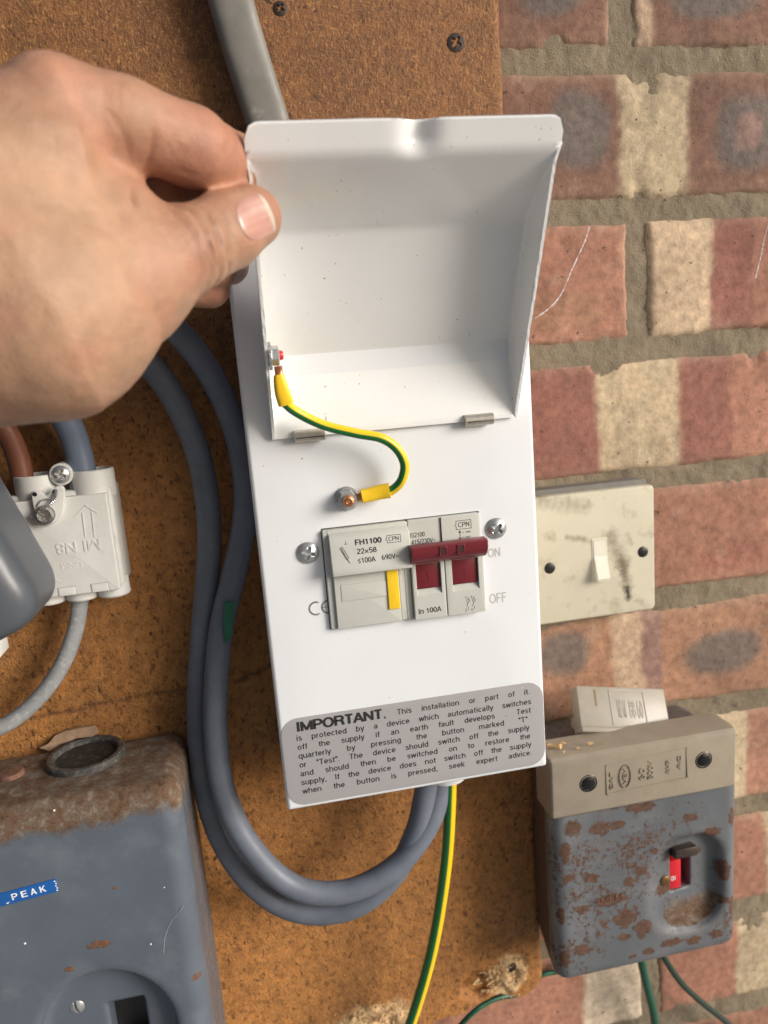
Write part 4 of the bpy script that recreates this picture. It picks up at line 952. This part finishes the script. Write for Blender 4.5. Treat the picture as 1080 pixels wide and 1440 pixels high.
# ------------------------------------------------------------------ light switch on the wall
ls = thing('light_switch', 'grubby yellowed cream light switch on the brick wall beside the enclosure', 'light switch', (146, 0, -93))
mb = MB()
L_ = []
plate(mb, 103, 189.6, -94.0, -19.6, -12.5, -8.2, rc=3.0, bev=1.4, n=6)
swp = mb.build('faceplate', Cream_pl, ls)
mb = MB(); plate(mb, 106, 187, -92, -16.5, -8.4, .5, rc=2.5, bev=.3); mb.build('back_box', mat('grey_back_box', (.16, .15, .135), .6, var=.2, vs=.1), ls)
mb = MB(); plate(mb, 150.6, 159.9, -72.4, -47.0, -12.9, -12, rc=.5, bev=.3, hole=(151.4, 159.2, -71.7, -47.8, .2), holedepth=.4); mb.build('rocker_frame', Cream_cl, ls)
mb = MB(); V = []
for x in (151.6, 159.0):
    for yy, zz in ((-12, -47.9), (-13.0, -48.1), (-13.3, -57.5), (-14.6, -60.5), (-17.8, -69.6), (-17.2, -71.2), (-12, -71.4)): V.append((x, yy, zz))
mb.add(V, [tuple(range(7)), tuple(range(7, 14))]+[(i, (i+1) % 7, 7+(i+1) % 7, 7+i) for i in range(7)]); mb.build('rocker', Cream_cl, ls, auto=20)
for u, v in ((773, 799), (904, 776)):
    q = P(u, v, -12.5); mb = MB(); lathe(mb, (q[0], -12.3, q[2]), (0, -1, 0), [(3.3, 0), (3.3, .25), (2.9, .5), (.5, .6)], 20); o = mb.build('screw', Black_pl, ls)
    o['label'] = 'black faceplate screw'
# grime with shapes of its own
N, L, b = ext(Cream_pl); src = b.inputs['Base Color'].links[0].from_socket; mpo = [n for n in N if n.type == 'MAPPING'][0].outputs[0]
def grime(u0, v0, u1, v1, rad, amt, src, colr=(.12, .09, .05)):
    a_, c_ = P(u0, v0, -12.5)-wl(ls), P(u1, v1, -12.5)-wl(ls)
    acc = None
    for t_ in np.linspace(0, 1, 7):
        p_ = a_*(1-t_)+c_*t_
        vm = N.new('ShaderNodeVectorMath'); vm.operation = 'DISTANCE'; L.new(mpo, vm.inputs[0]); vm.inputs[1].default_value = p_
        if acc is None: acc = vm.outputs['Value']
        else:
            mi = N.new('ShaderNodeMath'); mi.operation = 'MINIMUM'; L.new(acc, mi.inputs[0]); L.new(vm.outputs['Value'], mi.inputs[1]); acc = mi.outputs[0]
    nz_ = N.new('ShaderNodeTexNoise'); nz_.inputs['Scale'].default_value = .35; nz_.inputs['Detail'].default_value = 5; L.new(mpo, nz_.inputs['Vector'])
    ad = N.new('ShaderNodeMath'); ad.operation = 'MULTIPLY_ADD'; L.new(nz_.outputs[0], ad.inputs[0]); ad.inputs[1].default_value = rad*1.6; L.new(acc, ad.inputs[2])
    r = N.new('ShaderNodeMapRange'); r.inputs[1].default_value = rad*2.0; r.inputs[2].default_value = rad*.9; r.inputs[3].default_value = 0; r.inputs[4].default_value = amt; L.new(ad.outputs[0], r.inputs[0])
    x = N.new('ShaderNodeMix'); x.data_type = 'RGBA'; L.new(r.outputs[0], x.inputs[0]); L.new(src, x.inputs[6]); x.inputs[7].default_value = (*colr, 1); return x.outputs[2]
s1 = grime(858, 755, 876, 792, 5.5, .6, src); s1 = grime(874, 790, 882, 822, 4.0, .8, s1); s1 = grime(882, 828, 884, 840, 2.4, 1., s1, (.02, .015, .01)); s1 = grime(798, 756, 820, 758, 2.0, .6, s1); s1 = grime(883, 752, 888, 764, 2.0, .35, s1); s1 = grime(760, 705, 820, 712, 5, .4, s1)
L.new(s1, b.inputs['Base Color'])

# ------------------------------------------------------------------ rusty switch box, lower right
rb = thing('rusty_switch_box', 'rust-blotched grey steel switch box under a tan plastic cap', 'switch box', (157, 0, -289))
RC, RH = (157.5, -33.5, -222.), (56.5, 25.5, 67.)
def fn(X, Y, Z):
    X_ = RC[0]+(X-RC[0])*RH[0]/(RH[0]-.15*(Y+58)); d = sd_box(X_, Y, Z, RC, RH, 9)
    qx, qz = np.abs(X-181)-21+17, np.abs(Z+241)-29+17
    rc = np.sqrt(np.maximum(qx, 0)**2+np.maximum(qz, 0)**2)+np.minimum(np.maximum(qx, qz), 0)-17
    rec = smax(rc, Y+57.5-.17*(X-161), 7); d = smax(d, -rec, 5.5)
    slot = np.maximum(np.maximum(np.abs(X-179.0)-6.8, np.abs(Z+233.)-13.2), Y+38)
    d = smax(d, -slot, .3)
    # embossed oval
    e = np.abs(np.sqrt(((X-135.)/9.5)**2+((Z+239)/3.9)**2)-1)*4
    return d-.45*np.exp(-(e/.7)**2)*(Y < -50)
V, Q = s_nets(fn, (98, -62, -292), (217, -6, -152), 1.3)
x_, y_, z_ = V.T; rust = np.zeros(len(V))
SPOTS = [(845, 1165, 20, 14), (870, 1160, 15, 10), (805, 1165, 16, 16), (795, 1200, 12, 20), (800, 1235, 12, 10), (832, 1236, 16, 10), (858, 1265, 34, 14), (820, 1278, 14, 9), (885, 1240, 14, 9), (900, 1225, 14, 10), (922, 1198, 8, 8), (880, 1290, 22, 20), (905, 1305, 18, 20), (850, 1300, 8, 8), (878, 1318, 12, 8), (820, 1335, 16, 12), (912, 1338, 12, 7), (890, 1345, 9, 4), (945, 1325, 22, 9), (975, 1322, 16, 10), (1007, 1313, 14, 10), (1020, 1225, 12, 22), (1000, 1170, 20, 10), (1030, 1150, 8, 20), (970, 1150, 16, 8), (1015, 1268, 20, 9), (1030, 1275, 8, 20), (825, 1375, 14, 5), (795, 1350, 10, 20), (790, 1290, 6, 18), (870, 1130, 80, 8), (960, 1110, 60, 6), (900, 1135, 30, 10), (937, 1255, 18, 12), (950, 1290, 22, 10), (990, 1205, 10, 8)]
for u, v, ru, rv in SPOTS:
    q = P(u, v, -59); d = np.sqrt(((x_-q[0])/(ru/2.6))**2+((z_-q[2])/(rv/2.6))**2); rust = np.maximum(rust, .64*(1-sstep(.35, 1.7, d)))
rust = np.maximum(rust, .40*sstep(110, 103, x_)); rust = np.maximum(rust, .65*sstep(-52, -44, y_)*(x_ < 112)); rust = np.maximum(rust, .37+.12*fbm(x_, y_, z_, 30, 9))
recm = (np.abs(x_-181) < 22)*(np.abs(z_+241) < 30); dust = .36*recm*sstep(-240, -268, z_)+.5*recm*sstep(-240, -262, z_)*(y_ > -56)
dust = np.maximum(dust, .27+.10*fbm(x_, y_, z_, 22, 61)); dust = np.maximum(dust, .75*sstep(-158, -153, z_))
mb = MB(); mb.add(V, Q.tolist()); mb.build('casing', Rust_box, rb, col=np.stack([rust, dust, dust*0], 1), auto=0)
mb = MB(); text_mb(mb, 'MEM', 128.6, 141.6, -240.8, -237.2, -58.9, .5); mb.build('raised_lettering', mat('rusted_relief', (.15, .075, .05), .85, var=.4, vs=.4), rb)
mb = MB(); rbox(mb, 171, 188, -40, -36, -248, -218, 0); mb.build('slot_interior', Black_pl, rb)
mb = MB(); rbox(mb, 172.6, 180.0, -53.8, -40, -246, -228, .6); tg = mb.build('indicator', Red_pl, rb)
mb = MB(); text_mb(mb, 'ON', 173.6, 176.5, -240.5, -237.5, -53.8, .08); mb.build('lettering', White_em, tg)
mb = MB(); rbox(mb, 172.6, 186.5, -60.5, -42, -226.5, -220.5, 1.0, M=lambda V: V+np.outer((V[:, 1]+42)*-.22, [0, 0, 1])); mb.build('toggle', mat('worn_black_toggle', (.045, .03, .025), .4, var=.4, vs=.4), rb)
q = P(928, 1230, -51); mb = MB(); lathe(mb, (q[0], -56.0, q[2]), (0, -1, 0), [(3.0, -1), (3.0, .6), (2.4, 1.0), (.5, 1.0)], 18); mb.build('screw', Brass, rb)
# tan cap
cap = thing('terminal_cover', 'tan moulded plastic terminal cover with two dark screws over the rusty box', 'terminal cover', (154, -30, -181))
mb = MB(); 
prof_ = [(-42, -148.2), (-58, -147.6), (-61.5, -148.2), (-63.2, -149.6), (-63.6, -151.5), (-63.0, -181.2), (-61.8, -182.6), (-42, -182.6)]
V = []; xsn = [(100.8, .96), (101.6, .99), (102.8, 1.), (205.3, 1.), (206.6, .99), (207.4, .96)]
for x, sc_ in xsn:
    for yy, zz in prof_: V.append((x, -33+(yy+33)*sc_, -165+(zz+165)*(.5+.5*sc_)))
n_ = len(prof_); mb.add(V, grid_faces(6, n_, False, True)+[tuple(range(n_)), tuple(range(n_*5, n_*6))])
mb.build('shell', Tan_pl, cap, auto=25)
for u, v in ((827, 1101), (989, 1068)):
    q = P(u, v, -63); mb = MB(); lathe(mb, (q[0], -63.2, q[2]), (0, -1, 0), [(4.9, 0), (4.9, .3), (4.5, .5), (4.3, .1), (3.9, -.0), (3.6, .7), (2.2, 1.3), (.4, 1.5)], 26); mb.build('screw', mat('black_screw', (.012, .013, .016), .22, .2), cap)
mb = MB(); c4 = [(P(u, v, -63.4)[0], P(u, v, -63.4)[2]) for u, v in ((854, 1117), (967, 1093), (965, 1051), (852, 1076))]; c4.append(c4[0])
strip(mb, c4, .6, -63.75, -63.1); mb.build('raised_border', Tan_pl, cap)
mb = MB(); q = P(879, 1091, -63.4); strip(mb, [(q[0]+3.2*math.cos(t_), q[2]+6.5*math.sin(t_)) for t_ in np.linspace(0, 2*math.pi, 25)], .55, -63.9, -63.1)
def rot90(cx, cz, ang=math.pi/2):
    def f_(V):
        V = V.copy(); x, z = V[:, 0]-cx, V[:, 2]-cz; V[:, 0] = cx+x*math.cos(ang)-z*math.sin(ang); V[:, 2] = cz+x*math.sin(ang)+z*math.cos(ang); return V
    return f_
def vtext(s, u, v, ln_, hg, bold=.0):
    q = P(u, v, -63.4); text_mb(mb, s, q[0]-ln_/2, q[0]+ln_/2, q[2]-hg/2, q[2]+hg/2, -63.35, .5, xf=rot90(q[0], q[2]), bold=bold)
vtext('MEM', 879, 1091, 9, 2.4); vtext('60', 903, 1088, 7, 3.2); vtext('500V', 915, 1082, 11, 3.0); vtext('AMP', 939, 1078, 8, 2.2); vtext('AC', 955, 1072, 8, 2.0); vtext('CAT', 860, 1098, 10, 1.8)
mb.build('raised_lettering', Tan_pl, cap)
# pale plastic block lying askew on top
pb = thing('loose_cover', 'small pale plastic cover lying askew on top of the tan cap', 'cover', (156, -34, -155))
def blk(V):
    V = V.copy(); c = np.array([156., -33., -144.]); a1, a2 = math.radians(-11), math.radians(-36)
    X, Y, Z = V.T
    Y2 = Y*math.cos(a2)-Z*math.sin(a2); Z2 = Y*math.sin(a2)+Z*math.cos(a2)
    X2 = X*math.cos(a1)-Z2*math.sin(a1); Z3 = X*math.sin(a1)+Z2*math.cos(a1); return np.stack([X2, Y2, Z3], 1)+c
mb = MB(); rbox(mb, -27.5, 27, -4, 5, -9.5, 13.2, .9, M=blk); mb.build('shell', Pale_tan, pb)
mb = MB(); rbox(mb, -28, 27.3, -5.6, 5, -12.6, -9.3, 1.1, M=blk); mb.build('lip', Pale_tan, pb)
mb = MB(); strip(mb, [(-8, -8), (-8, 11), (13, 11), (13, -8), (-8, -8)], .5, -4.3, -3.9); text_mb(mb, 'MEM', -4, 1, -4, 6, -4, .25); text_mb(mb, '88', 3, 7, -4, 6, -4, .25); text_mb(mb, '60', 8, 11.6, -4, 6, -4, .25)
mb.build('raised_marking', Pale_tan, pb, xf=blk)
mb = MB(); rbox(mb, -17.2, -16.2, -4.2, -3.9, 2, 11, .05, M=blk); mb.build('stain_mark', mat('brown_stain', (.22, .13, .05), .6), pb)
# broken pale piece under it and wood crumbs
mb = MB(); q = P(838, 1035, -36)
def rk(V):
    V = V.copy(); x, z = V[:, 0].copy(), V[:, 2].copy(); a1 = -.2; V[:, 0] = q[0]+3+x*math.cos(a1)-z*math.sin(a1); V[:, 1] += -32; V[:, 2] = -152+x*math.sin(a1)+z*math.cos(a1); return V
rbox(mb, -14, 12, -5, 6, -2, 4, 1.2, M=rk); rbox(mb, -6, 16, -8, 0, -4, -1, .8, M=rk)
props(mb.build('plastic_fragment', Pale_tan, loc=(q[0], -36, -148)), 'broken bit of pale plastic wedged beneath the askew cover', 'fragment')
rs = np.random.RandomState(4)
CRL = ['largest pale wood crumb, near the left end of the tan cover top', 'small wood crumb just right of the largest crumb on the tan cover', 'tiny wood speck near the front ridge of the tan cover', 'rightmost of the larger wood crumbs on the tan cover', 'wood crumb at the far left end of the tan cover, behind the largest', 'tiny farthest right wood speck on the tan cover', 'small wood speck at the front left ridge of the tan cover']
crumb_xyz = [(108, -55, -147.4, 4.5), (113, -52, -147, 2.5), (118, -58, -147.2, 1.6), (126, -56, -147.2, 2.2), (105, -52, -147, 2.8), (134, -58, -147.2, 1.2), (110, -60, -147, 1.4)]
for i, (x, y, z, s_) in enumerate(crumb_xyz):
    v = rs.normal(size=(9, 3)); v /= np.linalg.norm(v, axis=1)[:, None]; v *= s_*(.45+.3*rs.rand(9, 1)); v[:, 2] *= .6; v[:, 0] *= 1.5
    bm = bmesh.new(); [bm.verts.new(Vector(q_)) for q_ in v]; bmesh.ops.convex_hull(bm, input=bm.verts); bm.verts.index_update()
    mb = MB(); mb.add(np.array([list(q_.co) for q_ in bm.verts])+np.array([x, y, z+s_*.4]), [tuple(q_.index for q_ in f.verts) for f in bm.faces]); bm.free()
    props(mb.build('wood_crumb', Splinter, loc=(x, y, z), smooth=False), CRL[i], 'wood chip', 'wood crumbs on the tan cap')

# splinters of the torn board edge
spn = MB(); rs = np.random.RandomState(9)
for k in range(260):
    if k < 150: cx, cz = 84+rs.normal()*6.5, -312+rs.normal()*7
    else: cx, cz = 4+rs.normal()*13, -320+rs.normal()*5
    L_ = 1.5+rs.rand()*5.5; a1 = rs.rand()*6.28; d = np.array([math.cos(a1)*L_/2, -.5-rs.rand()*1.2, math.sin(a1)*L_/2]); c = np.array([cx, -17.2, cz])
    w_ = .3+rs.rand()*1.0; e = np.array([-math.sin(a1), 0, math.cos(a1)])*w_
    spn.add([c-d*.9-e, c-d*.9+e, c+d+e*.3, c+d-e*.3, c+np.array([0, 1.2, 0])], [(0, 1, 2, 3), (0, 1, 4), (1, 2, 4), (2, 3, 4), (3, 0, 4)])
sp = spn.build('splinters', Splinter, board, smooth=False); sp['kind'] = 'stuff'

# spider silk strands with beads
for k, pts in enumerate([[(829, 318), (822, 340), (812, 362), (803, 382), (790, 412), (774, 432), (752, 448)], [(1082, 310), (1075, 335), (1070, 360), (1062, 392)]]):
    mb = MB(); c = catmull([P(u, v, -6) for u, v in pts], 8); rr = .12+.28*(np.random.RandomState(k).rand(len(c)) > .55); 
    v_ = []
    tube(mb, c, list(rr), 6, 0)
    props(mb.build('silk_strand', Web, loc=c[0]), ['beaded spider silk strand hanging across the bricks right of the lid', 'short spider silk strand on the brick at the right edge'][k], 'cobweb')

#HAND#
# ------------------------------------------------------------------ the hand
hand_loc = P(60, 340, -150)
J = lambda u, v, y: P(u, v, y)
thumb = [(J(185, 398, -158), 16.5), (J(262, 352, -152), 12.6), (J(316, 326, -142), 11.4), (J(353, 305, -134), 10.1)]
indexf = [(J(76, 152, -160), 13.5), (J(172, 173, -154), 12.2), (J(270, 207, -144), 11.6), (J(325, 232, -124), 10.0), (J(372, 250, -98), 8.0)]
middle = [(J(60, 200, -132), 13.5), (J(226, 262, -126), 10.6), (J(330, 285, -104), 8.6), (J(378, 300, -92), 8.0)]
ring = [(J(60, 290, -125), 13.5), (J(205, 330, -112), 9.8), (J(300, 372, -104), 8.6), (J(322, 372, -90), 7.8)]
little = [(J(60, 390, -122), 12), (J(200, 392, -108), 9.0), (J(296, 405, -100), 7.6)]
WR = J(-150, 395, -160); EL = J(-620, 560, -185)
palm = [((J(-60, 300, -160), 38), (J(74, 162, -158), 14)), ((J(-60, 300, -155), 36), (J(60, 210, -138), 15)),
        ((J(-60, 330, -150), 34), (J(70, 300, -132), 14)), ((J(-60, 400, -150), 34), (J(70, 395, -130), 13)),
        ((J(-70, 430, -162), 38), (J(70, 440, -164), 29)), ((J(70, 440, -164), 29), (J(185, 398, -158), 17.5)),
        ((J(60, 330, -158), 22), (J(138, 300, -150), 12)), ((J(70, 240, -160), 20), (J(140, 245, -150), 9)),
        ((J(30, 400, -162), 33), (J(160, 345, -154), 19)),
        ((WR, 38), (J(-60, 380, -155), 39)), ((WR, 38), (EL, 45))]
def chain(X, Y, Z, ch, k=2.5):
    d = None
    for (a, ra), (b_, rb_) in zip(ch[:-1], ch[1:]):
        q = sd_cone(X, Y, Z, a, b_, ra, rb_); d = q if d is None else smin(d, q, k)
    return d
ta = thumb[1][0]; tdir = thumb[3][0]-thumb[1][0]; tdir /= np.linalg.norm(tdir)
cdir = CAMP-thumb[3][0]; cdir /= np.linalg.norm(cdir)
def fhand(X, Y, Z):
    pd = None
    for (a, ra), (b_, rb_) in palm:
        q = sd_cone(X, Y, Z, a, b_, ra, rb_); pd = q if pd is None else smin(pd, q, 9)
    th = chain(X, Y, Z, thumb, 4)
    # flatten the end of the thumb a little towards its pad and nail
    fi = chain(X, Y, Z, indexf, 3); mi = chain(X, Y, Z, middle, 3); ri = chain(X, Y, Z, ring, 3); li = chain(X, Y, Z, little, 3)
    fl = smin(smin(fi, mi, 1.2), smin(ri, li, 1.2), 1.2)
    d = smin(pd, fl, 5); d = smin(d, th, 4)
    # knuckle creases over the thumb joint
    s_ = (X-ta[0])*tdir[0]+(Y-ta[1])*tdir[1]+(Z-ta[2])*tdir[2]
    near = np.exp(-np.maximum(th, 0)/2.)
    for o_, am, wd in ((-3.6, .30, .6), (-.8, .55, .7), (1.6, .45, .6), (4.2, .5, .7), (6.6, .25, .6)):
        off = s_-o_+.9*np.sin(Z*.35+o_)+.4*np.sin(Z*1.1)
        d = d+am*np.exp(-(off/wd)**2)*near
    d = d+.22*vnoise(X/9., Y/9., Z/9., 3)+.10*vnoise(X/3.5, Y/3.5, Z/3.5, 5)
    return d
Vh, Qh = s_nets(fhand, (-420, -232, 20), (-8, -78, 215), 1.9, 3) if False else (None, None)
lo_, hi_ = (-215, -232, 15), (-6, -80, 205)
Vh, Qh = s_nets(fhand, lo_, hi_, 1.08, 2)
# creases and folds of the skin, cut into the surface where the photograph shows them
CR = [([(283, 292), (300, 318), (310, 350), (311, 385)], .55, 3.2), ([(268, 298), (288, 328), (298, 362), (298, 392)], .45, 3.), ([(297, 286), (316, 306), (323, 335), (322, 372)], .4, 2.8), ([(255, 305), (272, 332), (283, 368)], .3, 3.), ([(308, 284), (326, 300), (334, 326)], .25, 2.6),
      ([(214, 162), (216, 195), (207, 232), (188, 262)], .7, 5.), ([(184, 258), (186, 278), (195, 297)], 1.1, 4.), ([(148, 148), (172, 185), (182, 222), (183, 258)], .35, 5.), ([(120, 190), (150, 215), (172, 250)], .22, 5.),
      ([(322, 182), (318, 205), (300, 235)], .3, 3.), ([(334, 196), (330, 218), (314, 244)], .28, 3.), ([(243, 232), (262, 243), (285, 246)], .3, 3.), ([(100, 300), (150, 330), (190, 370)], .18, 5.), ([(190, 300), (225, 310), (262, 318)], .2, 4.), ([(60, 200), (110, 215), (150, 245)], .2, 8.),
      ([(20, 250), (80, 262), (140, 290)], -.5, 16.), ([(10, 150), (70, 175), (130, 215)], -.4, 14.), ([(150, 420), (200, 440), (240, 425)], .2, 4.), ([(120, 470), (170, 480), (212, 462)], .18, 4.)]
def cam_px(V):
    c_ = (V-CAMP)@CM.T; return 540+FPX*c_[:, 0]/c_[:, 2], 720+FPX*c_[:, 1]/c_[:, 2]
gr = np.stack([(fhand(Vh[:, 0]+.3*(i == 0), Vh[:, 1]+.3*(i == 1), Vh[:, 2]+.3*(i == 2))-fhand(Vh[:, 0], Vh[:, 1], Vh[:, 2]))/.3 for i in range(3)], 1)
gr /= np.linalg.norm(gr, axis=1)[:, None]; vd = CAMP-Vh; vd /= np.linalg.norm(vd, axis=1)[:, None]; facing = sstep(.0, .35, (gr*vd).sum(1))
pu, pv = cam_px(Vh); creased = np.zeros(len(Vh))
for pts, dep, wd in CR:
    c2 = catmull([(u, v, 0) for u, v in pts], 8)[:, :2]; best = np.full(len(Vh), 1e9); tt_ = np.zeros(len(Vh))
    for k in range(len(c2)-1):
        a, b_ = c2[k], c2[k+1]; d_ = b_-a; t_ = np.clip(((pu-a[0])*d_[0]+(pv-a[1])*d_[1])/(d_@d_), 0, 1)
        q = np.hypot(pu-a[0]-t_*d_[0], pv-a[1]-t_*d_[1]); m_ = q < best; best[m_] = q[m_]; tt_[m_] = (k+t_[m_])/(len(c2)-1)
    am = np.exp(-(best/wd)**2)*np.sin(np.pi*np.clip(tt_, .06, .94))*facing
    Vh = Vh-gr*(dep*am)[:, None]; creased = np.maximum(creased, am*min(max(dep, 0)*1.4, .7))
pz = fbm(Vh[:, 0], Vh[:, 1], Vh[:, 2], 2.4, 91, 2); Vh = Vh+gr*(.05*pz)[:, None]
# wrist end beyond the frame stays open; colour by region
x_, y_, z_ = Vh.T
base_c = np.array((.39, .225, .145)); hc = np.ones((len(Vh), 3))*base_c
def tint(pt, r, colr, amt):
    global hc
    d = np.sqrt(((Vh-pt)**2).sum(1)); m = (amt*np.exp(-(d/r)**2))[:, None]; hc = hc*(1-m)+np.array(colr)*m
for pt, r, a_ in ((J(290, 200, -150), 13, .55), (J(330, 225, -130), 12, .75), (J(250, 225, -145), 14, .4), (J(225, 270, -120), 18, .5), (J(300, 405, -104), 9, .65), (J(190, 270, -150), 9, .4), (J(275, 345, -165), 8, .3), (J(85, 100, -170), 16, .35), (J(375, 300, -140), 8, .5), (J(276, 368, -164), 3, .5), (J(240, 300, -160), 10, .25), (J(150, 200, -168), 16, .25)):
    tint(pt, r, (.42, .165, .11), a_)
tint(J(90, 250, -185), 26, (.48, .31, .19), .35); tint(J(90, 480, -190), 34, (.50, .31, .20), .4); tint(J(120, 330, -185), 16, (.38, .24, .155), .35)
hc = hc*(1-.45*creased[:, None])+np.array((.27, .105, .065))*.45*creased[:, None]
hc *= (1+.14*fbm(x_, y_, z_, 16, 3)+.09*fbm(x_, y_, z_, 3.0, 4))[:, None]
blo = sstep(.1, .8, fbm(x_, y_, z_, 11, 14))[:, None]*.34; hc = hc*(1-blo)+np.array((.43, .19, .13))*blo
mbh = MB(); mbh.add(Vh, Qh.tolist())
hand = mbh.build('person', Skin, loc=hand_loc, col=hc, auto=0)
props(hand, 'left hand reaching in from the left, pinching the raised white lid between thumb and fingers', 'person')
# thumbnail: a curved plate laid over the thumb
bvh = BVHTree.FromPolygons([Vector(v) for v in Vh], [tuple(q) for q in Qh.tolist()])
c0 = np.array([358., 307.]); ax = np.array([.86, -.36]); ax /= np.linalg.norm(ax); px_ = np.array([-ax[1], ax[0]])
rows = []; cn = []; V_last = P(358, 307, -146)
for i in range(22):
    s_ = -1+2*i/21; row = []
    for j in range(22):
        t_ = -1+2*j/21
        hw = 33*(1-.10*max(-s_, 0)**2)*(1-.0*s_)
        # rounded cuticle and free edge
        e = 1-abs(t_)**3*(.30 if s_ < 0 else .22)
        uv_ = c0+ax*s_*26*e+px_*t_*hw*(1-.16*abs(s_)**5)
        dr = P(uv_[0], uv_[1], -100)-CAMP; dr /= np.linalg.norm(dr)
        h_ = bvh.ray_cast(Vector(CAMP), Vector(dr))
        p_ = np.array(h_[0]) if (h_[0] is not None and h_[3]*1 < 275) else CAMP+dr*np.linalg.norm(V_last-CAMP)
        V_last = p_
        ed = max(abs(s_), abs(t_))
        row.append(p_-dr*(.55-.9*sstep(.86, 1., ed)*(0 if s_ > .8 else 1)))
        lun = float(sstep(-.45, -.95, s_+.25*t_*t_)); fe = float(sstep(.72, .86, s_-.06*t_*t_))
        line = .03*math.sin(t_*17)+.02*math.sin(t_*41+1)
        c_ = np.array((.62, .33, .27))*(1-lun*.35)+np.array((.66, .47, .40))*lun*.35
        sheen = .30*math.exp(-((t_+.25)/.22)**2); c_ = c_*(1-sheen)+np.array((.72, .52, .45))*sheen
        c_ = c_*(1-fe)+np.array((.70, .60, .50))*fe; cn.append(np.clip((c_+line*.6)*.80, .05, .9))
    rows.append(row)
V = np.array(rows)
for _ in range(4):                                     # relax ray-cast unevenness
    V[1:-1, 1:-1] = .5*V[1:-1, 1:-1]+.125*(V[2:, 1:-1]+V[:-2, 1:-1]+V[1:-1, 2:]+V[1:-1, :-2])
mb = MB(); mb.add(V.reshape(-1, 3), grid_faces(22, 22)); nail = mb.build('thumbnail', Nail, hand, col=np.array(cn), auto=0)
md = nail.modifiers.new('thickness', 'SOLIDIFY'); md.thickness = .45*S; md.offset = -1
